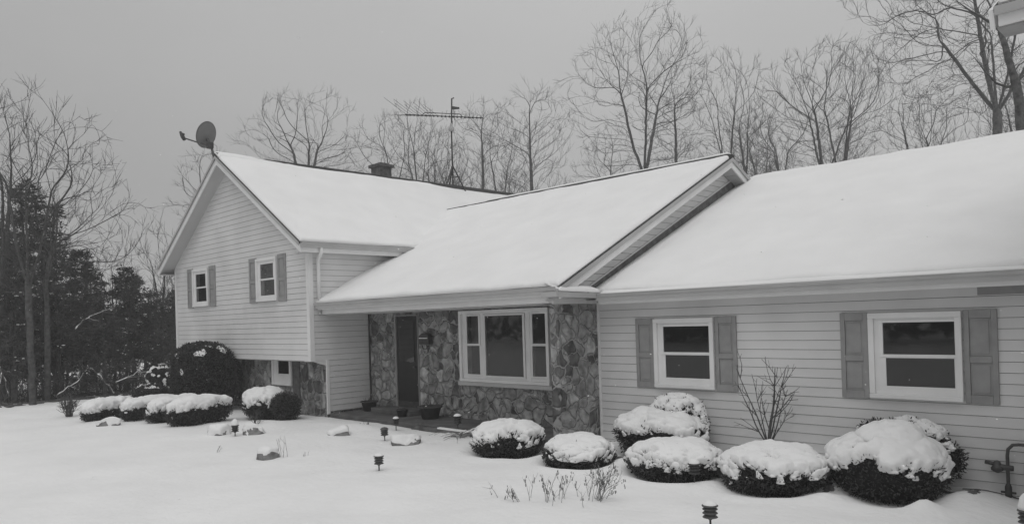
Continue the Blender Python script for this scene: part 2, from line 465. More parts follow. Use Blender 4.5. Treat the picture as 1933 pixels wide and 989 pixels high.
# ---- roofs: slab, snow, fascia, soffit
def slab(P, th):
    """closed slab from a planar quad (top face P, counter-clockwise seen from above), thickness downwards"""
    return MB().prism(P, (0, 0, -th))
def snow_sheet(name, P, parent, base=0.015, th=0.07, nu=60, nv=30, inset=(0,0,0,0), seed=0, bare=None):
    """snow lying on the quad P0(low left) P1(low right) P2(high right) P3(high left); rolls off at its edges"""
    P = [np.array(p, float) for p in P]
    u = np.linspace(0, 1, nu); v = np.linspace(0, 1, nv)
    # bunch rows near the edges so that the rounding is resolved
    u = 0.5-0.5*np.cos(np.pi*u); v = 0.5-0.5*np.cos(np.pi*v)
    U, Vv = np.meshgrid(u, v, indexing='ij')
    lu = np.linalg.norm(P[1]-P[0]); lv = np.linalg.norm(P[3]-P[0])
    e0, e1, e2, e3 = inset
    w1 = (fbm(np.stack([u*lu*1.1, u*0+seed, u*0], 1), 21+seed, 4))*0.055
    Us = (e0+(1-e0-e1/lu-0)*0)*0+U
    su = (e0/lu)+(1-(e0+e1)/lu)*U; sv = ((e2+w1[:, None]*(1 if e2 > 0 else .3))/lv)+(1-(e2+e3)/lv)*Vv
    Q = (P[0][None, None]*((1-su)*(1-sv))[..., None]+P[1]*(su*(1-sv))[..., None]+P[2]*(su*sv)[..., None]+P[3]*((1-su)*sv)[..., None])
    n = np.cross(P[1]-P[0], P[3]-P[0]); n /= np.linalg.norm(n)
    du = np.minimum(su*lu-e0, lu-e1-su*lu); dv = np.minimum(Vv*lv, (1-Vv)*lv)
    d = np.clip(np.minimum(du, dv)/0.10, 0, 1)
    prof = np.sqrt(np.clip(1-(1-d)**2, 0, 1))
    pts = Q.reshape(-1, 3)
    t = th*prof.ravel()*(1+0.38*fbm(pts*0.8, 31+seed, 3)+0.22*fbm(pts*2.8, 33+seed, 3))
    if bare is not None: t = t*bare(pts)-0.006*(1-bare(pts))
    top = pts+n*(base+t)[:, None]; bot = pts+n*0.004
    nn = nu*nv; I = np.arange(nn).reshape(nu, nv)
    F = np.stack([I[:-1, :-1], I[1:, :-1], I[1:, 1:], I[:-1, 1:]], -1).reshape(-1, 4)
    ed = list(I[:, 0])+list(I[-1, 1:])+list(I[::-1, -1][1:])+list(I[0, ::-1][1:-1])
    F2 = np.array([[ed[(k+1) % len(ed)], ed[k], ed[k]+nn, ed[(k+1) % len(ed)]+nn] for k in range(len(ed))])
    off = np.array(parent_loc(parent))
    return link_mesh(name, np.vstack([top, bot])-off, np.vstack([F, F2[:, ::-1]]), M_SNOW, parent, True)

TH = 0.05
YGO = YG-0.43
# left block
LR = slab([(AX,YGO,AZ),(EXR,YGO,EZ),(EXR,YB,EZ),(AX,YB,AZ)], TH).prism([(AX-.002,YGO,AZ),(AX-.002,YB,AZ),(AX-4.4,YB,EZ),(AX-4.4,YGO,EZ)], (0,0,-TH)).build('roof', M_ROOF, HOUSE)
def bare_left(p):
    d = np.sqrt(((p[:, 0]+10.9)/1.0)**2+((p[:, 1]-7.3)/2.0)**2)+0.45*fbm(p*np.array([1.2, .8, 1.2]), 71, 4)
    return np.clip((d-0.55)/0.5, 0.05, 1)
snow_sheet('roof_snow', [(EXR,YGO,EZ),(EXR,YB,EZ),(AX,YB,AZ),(AX,YGO,AZ)], LR, th=0.075, nu=110, nv=60, inset=(0.02,0.03,0.0,0.14), seed=1, bare=bare_left)
snow_sheet('roof_snow', [(AX-4.4,YB,EZ),(AX-4.4,YGO,EZ),(AX,YGO,AZ),(AX,YB,AZ)], LR, th=0.07, nu=60, nv=30, inset=(0.03,0.05,0.0,0.12), seed=2)
MB().prism([(AX-.13,YGO+.02,AZ-.075),(AX-.12,YGO+.02,AZ+.05),(AX,YGO+.02,AZ+.085),(AX+.12,YGO+.02,AZ+.05),(AX+.13,YGO+.02,AZ-.075)], (0, YB-YGO-.04, 0)).build('ridge_cap', M_ROOF, LR)
snow_sheet('ridge_snow', [(AX+.22,YGO+.01,AZ-.11),(AX+.22,YGO+2.5,AZ-.17),(AX-.05,YGO+2.5,AZ+.01),(AX-.05,YGO+.01,AZ+.075)], LR, th=0.07, nu=40, nv=12, seed=9)
def rake(parent_name, apex, foot, yin, nout, h, th, m, drop=0.0, name='rake_board'):
    """board below a sloping roof edge from apex to foot; nout points outwards, th thick"""
    a = Vector(apex)-Vector((0,0,TH+drop)); f = Vector(foot)-Vector((0,0,TH+drop)); d = Vector((0,0,-h))
    return MB().prism([a, f, f+d, a+d], Vector(nout)*-th).build(name, m, HOUSE)
for sx_ in (-1, 1):
    rake('', (AX,YGO+.025,AZ), (AX+4.4*sx_,YGO+.025,EZ), 0, (0,-1,0), 0.20, 0.03, M_TRIM)
    rake('', (AX,YGO-.014,AZ), (AX+4.4*sx_,YGO-.014,EZ), 0, (0,-1,0), 0.075, 0.012, M_GUTTER, drop=-.032, name='drip_edge')
    # sloping soffit between rake board and gable wall
    a = Vector((AX, YGO+.05, AZ-TH-.15)); f = Vector((AX+4.38*sx_, YGO+.05, EZ-TH-.15))
    MB().prism([a, f, f+Vector((0, .45, 0)), a+Vector((0, .45, 0))] if sx_ < 0 else [a, a+Vector((0,.45,0)), f+Vector((0,.45,0)), f], (0,0,-.015)).build('soffit', M_SOFFIT, HOUSE)
    # eave return box closing the overhang
# left eave underside and right eave fascia with gutter
MB().box(AX-4.38, XL, YGO+.05, YB, EZ-TH-.18, EZ-TH-.165).build('soffit', M_SOFFIT, HOUSE)
MB().box(AX-4.40, AX-4.375, YGO+.056, YB, EZ-TH-.19, EZ-TH-.002).build('fascia', M_TRIM, HOUSE)
MB().box(XR+.03, EXR-.02, YGO+.06, 3.2, EZ-TH-.19, EZ-TH-.175).build('soffit', M_SOFFIT, HOUSE)
MB().box(EXR-.02, EXR+.005, YGO+.058, 3.2, EZ-TH-.19, EZ-TH-.004).build('fascia', M_TRIM, HOUSE)
def gutter(O, along, out, length, name='gutter', h=0.125, w=0.12, snow=True):
    """K-style gutter: profile swept along; O is its top back corner"""
    O = Vector(O); a = Vector(along); n = Vector(out); Z = Vector((0,0,1))
    pf = [(0,0),(0,-h),(w*.62,-h),(w*.66,-h*.62),(w*.86,-h*.38),(w*.9,-h*.10),(w,-h*.08),(w,0),(w-.012,0),(w-.02,-h*.12),(w*.8,-.035),(.012,-.035),(.012,0)]
    b = MB(); b.prism([O+n*x+Z*z for x, z in pf], a*length)
    g = b.build(name, M_GUTTER, HOUSE)
    return g
gutter((EXR+.008, YGO+.03, EZ-.01), (0,1,0), (1,0,0), 5.4)
# downspout at the corner
MB().tube([(EXR+.05,YGO+.55,EZ-.13),(EXR+.05,YGO+.55,EZ-.24),(XR+.10,YG+.20,EZ-.38),(XR+.10,YG+.20,EZ-.46),(XR+.10,YG+.20,2.83)], 0.042, 10).build('downspout', M_TRIM, HOUSE, True)

# main roof
XM0 = -10.6
MR = slab([(XM0,YME,ZME),(XRK,YME,ZME),(XRK,YMR,ZMR),(XM0,YMR,ZMR)], TH).prism([(XM0,YMR+.002,ZMR),(XRK,YMR+.002,ZMR),(XRK,YMR+5.9,ZMR-5.9*SM),(XM0,YMR+5.9,ZMR-5.9*SM)], (0,0,-TH)).build('roof', M_ROOF, HOUSE)
snow_sheet('roof_snow', [(XM0+.2,YME,ZME),(XRK,YME,ZME),(XRK,YMR,ZMR),(XM0+.2,YMR,ZMR)], MR, th=0.08, nu=150, nv=80, inset=(0.0,0.02,0.0,0.10), seed=3)
MB().prism([(XM0,YMR-.13,ZMR-.06),(XM0,YMR-.12,ZMR+.045),(XM0,YMR,ZMR+.075),(XM0,YMR+.12,ZMR+.045),(XM0,YMR+.13,ZMR-.06)], (XRK-XM0-.02,0,0)).build('ridge_cap', M_ROOF, MR)
snow_sheet('ridge_snow', [(-7.6,YMR-.09,ZMR+.055),(XRK-.05,YMR-.09,ZMR+.055),(XRK-.05,YMR+.09,ZMR+.057),(-7.6,YMR+.09,ZMR+.057)], MR, th=0.05, nu=80, nv=8, seed=12)
for sy_ in (-1, 1):
    ft = (XRK-.02, YME+.05, ZME+.05*SM) if sy_ < 0 else (XRK-.02, YMR+5.9, ZMR-5.9*SM)
    rake('', (XRK-.02,YMR,ZMR), ft, 0, (1,0,0), 0.185, 0.03, M_TRIM)
    rake('', (XRK+.014,YMR,ZMR), (XRK+.014, ft[1], ft[2]), 0, (1,0,0), 0.085, 0.012, M_GUTTER, drop=-.030, name='drip_edge')
    a = Vector((XRK-.05, YMR, ZMR-TH-.155)); f = Vector((XRK-.05, ft[1], ft[2]-TH-.155))
    b = MB()
    # ribbed soffit panels with a small gap between each, sloping in towards the wall
    nP = 20; dn = Vector((-.30, 0, -.004))
    if sy_ < 0: f = a.lerp(f, (a.y+.62)/(a.y-f.y))
    for k in range(nP):
        p = a.lerp(f, k/nP); q = a.lerp(f, (k+0.95)/nP)
        b.prism([p, q, q+dn, p+dn], (0,0,-.014))
    b.build('soffit', M_SOFFIT, HOUSE)
# front eave of the main roof: gutter, wide fascia, porch ceiling
gutter((XR+.04, YME+.005, ZME-.005), (1,0,0), (0,-1,0), XRK-XR-.04)
MB().box(XR+.03, XRK-.03, YME+.006, YME+.03, ZME-.16, ZME-TH-.03).build('fascia', M_TRIM, HOUSE)
MB().box(XR+.09, 0.01, YME+.10, YME+.22, ZME-.265, ZME-.13).build('porch_beam', M_TRIM, HOUSE)
MB().box(XR+.03, -.02, YME+.221, 0.02, 2.475, 2.49).build('soffit', M_SOFFIT, HOUSE)
# cheek beam over the porch end wall
MB().box(-.21, 0.022, YME+.221, -0.045, 2.474, 2.655).build('porch_beam', M_SIDING, HOUSE)
# short return gutter below the rake, running back to the garage eave
RG = MB().prism([(XRK+.02,YME-.10,ZME-.09),(XRK+.02,-.40,2.648),(XRK+.02,-.40,2.56),(XRK+.02,YME-.10,ZME-.175)], (-.34,0,0)).build('eave_return', M_GUTTER, HOUSE)
snow_sheet('roof_snow', [(XRK+.02,YME-.02,ZME-.085),(XRK+.02,-.40,2.650),(0.03,-.40,2.76),(0.03,YME-.02,ZME+.06)], RG, th=0.07, nu=30, nv=14, seed=6)

# garage roof
YGE, ZGE, YGR, ZGR = -0.391, 2.61, 5.6, 5.33
SG = (ZGR-ZGE)/(YGR-YGE)
GR = slab([(.0,YGE,ZGE),(XFAR,YGE,ZGE),(XFAR,YGR,ZGR),(.0,YGR,ZGR)], TH).prism([(.0,YGR+.002,ZGR),(XFAR,YGR+.002,ZGR),(XFAR,YGR+3.9,ZGR-3.9*SG),(.0,YGR+3.9,ZGR-3.9*SG)], (0,0,-TH)).build('roof', M_ROOF, HOUSE)
snow_sheet('roof_snow', [(.03,YGE,ZGE),(XFAR,YGE,ZGE),(XFAR,YGR+.06,ZGR+.03),(.03,YGR+.06,ZGR+.03)], GR, th=0.085, nu=200, nv=70, inset=(0.0,0.0,0.06,0.0), seed=5, bare=lambda p: np.clip((p[:, 0]-.02)/.35, .12, 1))
# snow left lying on the bottom row of shingles and in the gutter
snow_sheet('eave_snow', [(.45,YGE-.10,ZGE+.008),(XFAR,YGE-.10,ZGE+.008),(XFAR,YGE+.035,ZGE+.045),(.45,YGE+.035,ZGE+.045)], GR, base=0.0, th=0.055, nu=160, nv=8, seed=8)
gutter((0.33, YGE+.004, ZGE+.025), (1,0,0), (0,-1,0), XFAR-.33)
MB().box(0.33, XFAR, YGE+.006, YGE+.03, ZGE-.16, ZGE-TH-.03).build('fascia', M_TRIM, HOUSE)
MB().box(0.04, XFAR, YGE+.031, -.003, 2.515, 2.53).build('soffit', M_SOFFIT, HOUSE)
# step flashing where the garage roof meets the gable siding, pale counter strip above it
fl = MB(); nF = 26
for k in range(nF):
    y0 = -.32+(5.75)*k/nF; y1 = y0+5.75/nF*.985
    zf = lambda y: ZGE+SG*(y-YGE)
    h0 = .10+.11*(k/nF)
    fl.prism([(.031,y0,zf(y0)-.02),(.031,y1,zf(y1)-.02),(.031,y1,zf(y1)+h0),(.031,y0,zf(y0)+h0)], (.008+.004*(k % 2),0,0))
fl.build('flashing', mat('step_flashing', 0.15, 0.6, 0.3, noise=(9, 0.35, 4)), GR)
MB().prism([(.031,-.32,zf(-.32)+.105),(.031,5.43,zf(5.43)+.222),(.031,5.43,zf(5.43)+.25),(.031,-.32,zf(-.32)+.13)], (.016,0,0)).build('trim', M_TRIM, HOUSE)

# ---- projecting wing at the far right, only its eave corner reaches the picture
WX0 = 7.78
MB().box(WX0, XFAR, -3.70, -0.05, -0.4, 4.34).build('wing_wall', M_SIDING, HOUSE)
WE = [(7.26,-4.02,4.56),(XFAR,-4.02,4.56),(XFAR,.2,6.89),(7.26,.2,6.89)]
WR = slab(WE, TH).build('roof', M_ROOF, HOUSE)
snow_sheet('roof_snow', WE, WR, th=0.08, nu=60, nv=30, inset=(0.03,0,0.02,0.0), seed=7)
MB().box(7.27, XFAR, -4.055, -4.022, 4.485, 4.553).build('gutter', M_GUTTER, HOUSE)
MB().box(7.285, XFAR, -4.00, -3.97, 4.41, 4.505).build('fascia', M_TRIM, HOUSE)
MB().box(7.27, XFAR, -3.968, -3.70, 4.395, 4.42).build('soffit', M_SHUT, HOUSE)
MB().prism([(7.225,-4.02,4.54),(7.225,.2,6.87),(7.225,.2,6.72),(7.225,-3.98,4.395)], (.033,0,0)).build('rake_board', M_TRIM, HOUSE)

# ---- windows
def window(par, O, u, n, W, H, glass, depth=0.055, kind='double', curtain=None):
    """O lower left corner of the casing on the wall. glass = list of (s0,s1,z0,z1) daylight openings relative to O."""
    O = Vector(O); u = Vector(u); n = Vector(n); Z = Vector((0,0,1))
    def bx(b, s0, s1, z0, z1, d0, d1):
        P = [O+u*s0+Z*z0+n*d0, O+u*s1+Z*z0+n*d0, O+u*s1+Z*z1+n*d0, O+u*s0+Z*z1+n*d0]
        b.prism(P, n*(d1-d0))
    b = MB(); c = 0.075
    D0 = 0.028
    depth += .016
    bx(b, 0, W, H-c, H, D0, depth+.012); bx(b, 0, W, 0, c*.8, D0, depth+.018)
    bx(b, 0, c, c*.8+.001, H-c-.001, D0, depth+.012); bx(b, W-c, W, c*.8+.001, H-c-.001, D0, depth+.012)
    wn = b.build('window', M_TRIM, HOUSE, bevel=0.006)
    ib = MB(); bx(ib, c*.8, W-c*.8, c*.6, H-c*.8, D0-.002, D0+.002); ib.build('room_shade_sheet', M_DARK, wn)  # flat dark sheet stands in for the unlit depth of the room
    # jamb plate: fills everything between casing and daylight openings
    ss = sorted({c*.8, W-c*.8}|{v for g in glass for v in g[:2]}); zs = sorted({c*.6, H-c*.8}|{v for g in glass for v in g[2:]})
    jb = MB()
    for a_, b_ in zip(ss[:-1], ss[1:]):
        for e_, f_ in zip(zs[:-1], zs[1:]):
            ms, mz = (a_+b_)/2, (e_+f_)/2
            if b_-a_ < .002 or f_-e_ < .002 or any(g[0] < ms < g[1] and g[2] < mz < g[3] for g in glass): continue
            bx(jb, a_, b_, e_, f_, D0+.004, D0+.016)
    jb.build('jamb', M_TRIM, wn)
    for gi, (s0, s1, z0, z1) in enumerate(glass):
        sb = MB()
        fw = 0.055
        dz = 0.0 if gi % 2 == 0 else -.014
        d0, d1 = D0+.014+dz*.5, depth-.012+dz
        bx(sb, s0-fw, s1+fw, z0-fw*.75, z0, d0, d1); bx(sb, s0-fw, s1+fw, z1, z1+fw*.6, d0, d1)
        bx(sb, s0-fw, s0, z0+.001, z1-.001, d0, d1); bx(sb, s1, s1+fw, z0+.001, z1-.001, d0, d1)
        sb.build('sash', M_TRIM, wn, bevel=0.004)
        pb = MB(); dp = d1-.012
        pb.add([O+u*s0+Z*z0+n*dp, O+u*s1+Z*z0+n*dp, O+u*s1+Z*z1+n*dp, O+u*s0+Z*z1+n*dp], [(0,1,2,3)])
        pb.build('pane', M_PANE, wn)
        if curtain and gi in curtain:
            a0, a1 = curtain[gi]
            cb = MB(); kk = 10; vs = []
            for q in range(kk+1):
                s = s0+(s1-s0)*(a0+(a1-a0)*q/kk); dd = D0+.004+.003*(q % 2)
                vs += [O+u*s+Z*z0+n*dd, O+u*s+Z*z1+n*dd]
            cb.add(vs, [(2*q, 2*q+2, 2*q+3, 2*q+1) for q in range(kk)]); cb.build('curtain', M_CURT, wn)
    return wn
def shutter(O, u, n, W, H):
    O = Vector(O); u = Vector(u); n = Vector(n); Z = Vector((0,0,1)); b = MB()
    def bx(s0, s1, z0, z1, d0, d1):
        b.prism([O+u*s0+Z*z0+n*d0, O+u*s1+Z*z0+n*d0, O+u*s1+Z*z1+n*d0, O+u*s0+Z*z1+n*d0], n*(d1-d0))
    st = W*.17; mid = H*.47
    bx(0, st, 0, H, .016, .046); bx(W-st, W, 0, H, .016, .046)
    for z0, z1 in ((0, .09*H), (mid-.035*H, mid+.035*H), (H-.09*H, H)): bx(st+.001, W-st-.001, z0, z1, .016, .046)
    for z0, z1 in ((.09*H+.002, mid-.035*H-.002), (mid+.035*H+.002, H-.09*H-.002)):
        bx(st+.002, W-st-.002, z0, z1, .016, .028)
        bx(st+.03, W-st-.03, z0+.03, z1-.03, .0285, .036)
    return b.build('shutter', M_SHUT, HOUSE, bevel=0.004)
FU, FN = (1,0,0), (0,-1,0)
for X0 in (1.251, 4.795):
    H = 1.165
    window(HOUSE, (X0,0,1.0), FU, FN, 1.148, H, [(.19,1.065,.60,1.03),(.215,1.05,.17,.55)])
    shutter((X0-.389,0,.985), FU, FN, .375, 1.19)
    shutter((X0+1.162,0,.985), FU, FN, .375, 1.19)
for X0, cu in ((-14.13, {0: (0.0, .35), 1: (0, .2)}), (-10.02, {0: (.0, 1.0), 1: (0, .25)})):
    window(HOUSE, (X0,YG,2.895), FU, FN, 1.10, 1.12, [(.23,.93,.585,.96),(.21,.95,.15,.54)], curtain=cu)
    shutter((X0-.44,YG,2.87), FU, FN, .41, 1.18)
    shutter((X0+1.13,YG,2.87), FU, FN, .41, 1.18)
# three-part picture window
PWX = -3.845
pw = window(HOUSE, (PWX,0.02,.92), FU, FN, 2.66, 1.53, [(.25,.62,.82,1.41),(.23,.63,.16,.77),(.83,1.94,.145,1.40),(.83,1.94,.145,1.40),(2.20,2.57,.82,1.41),(2.20,2.58,.17,.77)][:2]+[(.83,1.94,.145,1.40)]+[(2.20,2.57,.82,1.41),(2.20,2.58,.17,.77)], depth=.07, curtain={0: (.3, 1), 1: (.0, .3), 4: (0, .12)})
MB().box(PWX+.665, PWX+.765, -.035, -.002, .98, 2.38).box(PWX+2.01, PWX+2.12, -.035, -.002, .98, 2.38).build('mullion', M_TRIM, pw)
MB().box(PWX-.06, -.21, -.075, 0.018, .835, .915).build('window_sill', M_SOFFIT, HOUSE)
# basement window in the lower stone wall, with plank panels either side
window(HOUSE, (-10.08,YLOW,.70), FU, FN, 1.02, .84, [(.33,.90,.30,.68)], depth=.06)
for a_, b_ in ((-10.22, -10.10), (-9.04, -8.72)): MB().box(a_, b_, YLOW-.03, YLOW-.002, .2, 1.36).build('panel_board', M_WOOD, HOUSE)
# front door: dark slab with storm glass, pale jambs
dr = MB().box(-6.20, -5.42, -.012, 0.01, .36, 2.38).build('door', M_DOOR, HOUSE)
MB().box(-6.262, -6.215, -.035, .018, .12, 2.42).box(-6.213, -5.385, -.035, .018, 2.395, 2.42).box(-5.405, -5.385, -.012, .018, .12, 2.394).build('door_frame', M_SHUT, dr)
MB().add([(-6.10,-.03,1.3),(-5.52,-.03,1.3),(-5.52,-.03,2.28),(-6.10,-.03,2.28)], [(0,1,2,3)]).build('pane', M_PANE, dr)
MB().tube([(-5.52,-.02,1.18),(-5.52,-.07,1.18)], .025, 10).build('handle', M_PIPE, dr, True)
MB().box(-6.20, -5.42, -.010, 0.012, .12, .355).build('door_sill', M_POT, HOUSE)
# porch slab and step
MB().box(XR+.03, -.2, -1.20, .018, -.3, .10).build('porch_slab', M_CONC, HOUSE, bevel=.015)
MB().box(-6.6, -5.1, -.55, .016, .1015, .22).build('porch_step', M_CONC, HOUSE, bevel=.01)

# chimney on the back slope
ch = MB().box(-12.34, -11.86, 3.62, 4.10, 6.2, 7.42).build('chimney', M_BRICK, HOUSE)
MB().box(-12.41, -11.79, 3.55, 4.17, 7.421, 7.52).build('chimney_cap', M_BRICK, ch, bevel=.01)
MB().box(-12.24, -11.96, 3.72, 4.0, 7.521, 7.585).build('flue', M_BRICK, ch, bevel=.01)

# ------------------------------------------------------------------ satellite dish on the left gable peak
SD = empty('satellite_dish', (-12.10,-1.80,6.58), 'grey satellite dish on a bent mast at the peak of the left gable', 'satellite dish')
MB().tube([(-12.05,-1.80,6.55),(-12.12,-1.82,7.10),(-12.20,-1.84,7.35)], .035, 10).build('mast', M_PIPE, SD, True)
_ax = Vector((-.90,-.10,.42)).normalized(); _side = _ax.cross(Vector((0,0,1))).normalized(); _upd = _side.cross(_ax).normalized()
def dish_mesh():
    b = MB(); c = Vector((-12.36,-1.88,7.70)); R = 10; S = 32; vs = []; fs = []
    for off in (0.0, 0.014):
        for i in range(R+1):
            r = i/R
            for j in range(S):
                t = 2*math.pi*j/S
                vs.append(c+_side*(.285*r*math.cos(t))+_upd*(.375*r*math.sin(t))+_ax*(.075*r*r-off))
    K = (R+1)*S
    for i in range(R):
        for j in range(S):
            j2 = (j+1) % S
            q = (i*S+j, i*S+j2, (i+1)*S+j2, (i+1)*S+j); fs.append(q[::-1]); fs.append(tuple(K+x for x in q))
    for j in range(S):
        j2 = (j+1) % S; fs.append((R*S+j, R*S+j2, K+R*S+j2, K+R*S+j))
    b.add(vs, fs)
    for j in range(S):
        pass
    rim = [c+_side*(.287*math.cos(2*math.pi*j/32))+_upd*(.377*math.sin(2*math.pi*j/32))+_ax*.072 for j in range(33)]
    b.tube(rim, .011, 6, False)
    return b
MB.build(dish_mesh(), 'reflector', M_DISH, SD, True)
_c = Vector((-12.36,-1.88,7.70))
MB().box(-12.30,-12.14,-1.95,-1.79,7.30,7.48).tube([_c-_upd*.10-_ax*.03, (-12.2,-1.85,7.38)], .05, 8).build('bracket', M_IRON, SD, bevel=.02)
_lnb = Vector((-13.05,-2.30,7.74))
MB().tube([(-12.24,-1.88,7.36),(-12.60,-2.06,7.52),_lnb+Vector((.08,.03,-.06))], .02, 8).build('arm', M_PIPE, SD, True)
MB().tube([_lnb+Vector((.06,.03,-.10)),_lnb,_lnb+Vector((-.07,-.03,.14))], [.05,.06,.035], 8).tube([_lnb+Vector((-.06,-.02,.10)), _lnb+Vector((.06,.02,.05))], .03, 8).build('feed_horn', M_IRON, SD, True)
MB().tube([(-12.2,-1.85,7.32),(-12.12,-1.80,7.42),(-12.02,-1.76,7.34),(-11.97,-1.78,7.2),(-11.75,-1.95,7.03)], .007, 6).build('cable', M_IRON, SD, True)

# ------------------------------------------------------------------ television antenna on the left ridge
TA = empty('television_antenna', (AX,6.47,AZ), 'tall rooftop television antenna on a tripod mast, long boom of thin rods', 'antenna')
MB().tube([(AX,6.47,AZ),(AX,6.47,9.0),(AX+.02,6.49,9.3)], .028, 8).build('mast', M_IRON, TA, True)
for q in range(3):
    t = 2*math.pi*q/3+.9
    MB().tube([(AX,6.47,7.74),(AX+.38*math.cos(t),6.47+.5*math.sin(t),AZ-.02-abs(.38*math.cos(t))*SL)], .024, 6).build('tripod_leg', M_IRON, TA)
MB().tube([(AX+.2*math.cos(2*math.pi*q/3+.9),6.47+.26*math.sin(2*math.pi*q/3+.9),7.33) for q in range(4)], .012, 6).build('tripod_brace', M_IRON, TA)
MB().lathe((AX,6.47,8.93), [(.05,0),(.105,.02),(.105,.12),(.05,.19),(.035,.3)], 12).build('rotor', M_PALE, TA, True)
MB().tube([(AX+.01,6.48,9.2),(AX+.03,6.50,10.09),(AX+.08,6.56,10.12)], .026, 8).build('upper_mast', M_IRON, TA, True)
MB().prism([(AX+.03,6.5,9.82),(AX+.20,6.70,9.78),(AX+.20,6.70,9.72),(AX+.03,6.5,9.70)], (.02,-.02,0)).build('balun_box', M_IRON, TA)
A0, A1 = Vector((-12.53,5.25,9.545)), Vector((-10.75,7.33,9.40))
bd = (A1-A0).normalized(); pd = Vector((bd.y,-bd.x,0)).normalized()
MB().tube([A0,A1], .018, 6).build('boom', M_IRON, TA)
MB().tube([A0.lerp(A1,.22)+Vector((0,0,.02)), A0.lerp(A1,.25)+Vector((0,0,.10)), A0.lerp(A1,.70)+Vector((0,0,.10)), A0.lerp(A1,.73)+Vector((0,0,.02))], .014, 6).build('boom_brace', M_IRON, TA)
for q in range(20):
    t = (q+.3)/20; p = A0.lerp(A1, t); Lh = (1.25-.95*t)*(1 if q % 2 == 0 else .7)
    sk = bd*(-.55*Lh) if t < .42 else bd*.08*Lh; up_ = Vector((0,0,.20*Lh if t < .42 else .03))
    MB().tube([p-pd*Lh*.9+sk+up_, p+Vector((0,0,.005)), p+pd*Lh*.9+sk+up_], .006, 4).lathe(p-Vector((0,0,.035)), [(.030,0),(.036,.03),(.028,.06)], 6).build('antenna_rod', M_IRON, TA)
MB().tube([(AX+.06,6.53,9.75),(AX+.10,6.57,9.3),(AX+.09,6.56,9.1)], .008, 4).tube([(AX+.14,6.6,9.32),(AX+.36,6.84,9.40),(AX+.5,7.0,9.38)], .006, 4).build('cable', M_IRON, TA)

# ------------------------------------------------------------------ shrubs
def shell(c, rx, ry, h, seed, sub=5, p=2.5, amp=.07, tilt=0.0, rot=0.0, under=.75):
    V, F = ico(sub)
    q = np.sign(V)*np.abs(V)
    nrm = (np.abs(q[:, 0])**p+np.abs(q[:, 1])**p+np.abs(q[:, 2])**p)**(1/p)
    q = q/nrm[:, None]
    lump = 1+amp*fbm(V*1.6+seed*3.1, seed, 3)+amp*.35*fbm(V*6+seed, seed+3, 2)
    q = q*lump[:, None]
    zz = q[:, 2]
    taper = np.where(zz < 0, 1-(1-under)*np.clip(-zz, 0, 1)**1.3, 1.0)
    x = q[:, 0]*rx*taper; y = q[:, 1]*ry*taper
    ca, sa = math.cos(rot), math.sin(rot)
    Z = h*.5+zz*h*.5
    return np.stack([c[0]+x*ca-y*sa, c[1]+x*sa+y*ca, c[2]+Z], 1), F
def normals(P, F):
    n = np.zeros_like(P); a = np.cross(P[F[:, 1]]-P[F[:, 0]], P[F[:, 2]]-P[F[:, 0]])
    for k in range(3): np.add.at(n, F[:, k], a)
    return n/np.maximum(np.linalg.norm(n, axis=1), 1e-9)[:, None]
def leaf_cloud(P, Nn, num, ln, wd, seed, droop=0.0, depth=.05):
    r = np.random.RandomState(seed); i = r.randint(0, len(P), num)
    p = P[i]+Nn[i]*r.uniform(-depth, .034, (num, 1))+r.normal(0, .008, (num, 3))
    d = Nn[i]*.9+r.normal(0, .75, (num, 3)); d[:, 2] += .15-droop
    d /= np.linalg.norm(d, axis=1)[:, None]
    s = np.cross(d, r.normal(0, 1, (num, 3))); s /= np.maximum(np.linalg.norm(s, axis=1), 1e-6)[:, None]
    l = ln*r.uniform(.5, 1.4, (num, 1)); w_ = wd*r.uniform(.6, 1.3, (num, 1))
    A = p; B = p+d*l*.5+s*w_; C_ = p+d*l; D = p+d*l*.5-s*w_
    V = np.stack([A, B, C_, D], 1).reshape(-1, 3); F = np.arange(num*4).reshape(-1, 4)
    return V, F
def snow_cap(P, F, Nn, seed, T=.10, thr=.35, rag=.45, fringe=70, smooth=.25):
    """snow lying on the upward faces: thick in the middle, ragged and lumpy at its lower edge"""
    low = fbm(P*2.6, seed+40, 3); hi = fbm(P*11, seed+44, 3)
    mid = fbm(P*6.0, seed+47, 3)
    m = Nn[:, 2]+rag*low+rag*.7*mid+rag*.5*hi-thr
    keep = (m[F].max(1) > 0)
    Fk = F[keep]; used = np.unique(Fk); mp = -np.ones(len(P), int); mp[used] = np.arange(len(used))
    m = np.clip(m[used], 0, None); k = np.clip(m/smooth, 0, 1)
    t = T*(k*(2-k))**.7*(1+.35*fbm(P[used]*3.2, seed+50, 2)+.22*fbm(P[used]*7.5, seed+51, 2)+.12*hi[used])+.002
    t = np.where(m <= 0, -.012, t)
    d = Nn[used]*.75+np.array([0, 0, .45]); Q = P[used]+d*t[:, None]
    Vs = [Q]; Fs = [mp[Fk]]; n0 = len(Q)
    # clumps caught in the outer twigs along the fringe
    r = np.random.RandomState(seed+5)
    rimv = used[(m > 0) & (m < smooth*.55)]
    if len(rimv) and fringe:
        iv, fv = ico(2)
        for _ in range(fringe):
            i = rimv[r.randint(len(rimv))]; s = r.uniform(.012, .034)*(T/.1)**.5
            B = iv*np.array([s*r.uniform(.9, 1.7), s*r.uniform(.9, 1.7), s*.75])*(1+.25*fbm(iv*2+i, 3, 2))[:, None]
            Vs.append(B+P[i]+Nn[i]*.012+np.array([0, 0, .004])); Fs.append(fv+n0); n0 += len(iv)
    return np.vstack(Vs), np.vstack(Fs)
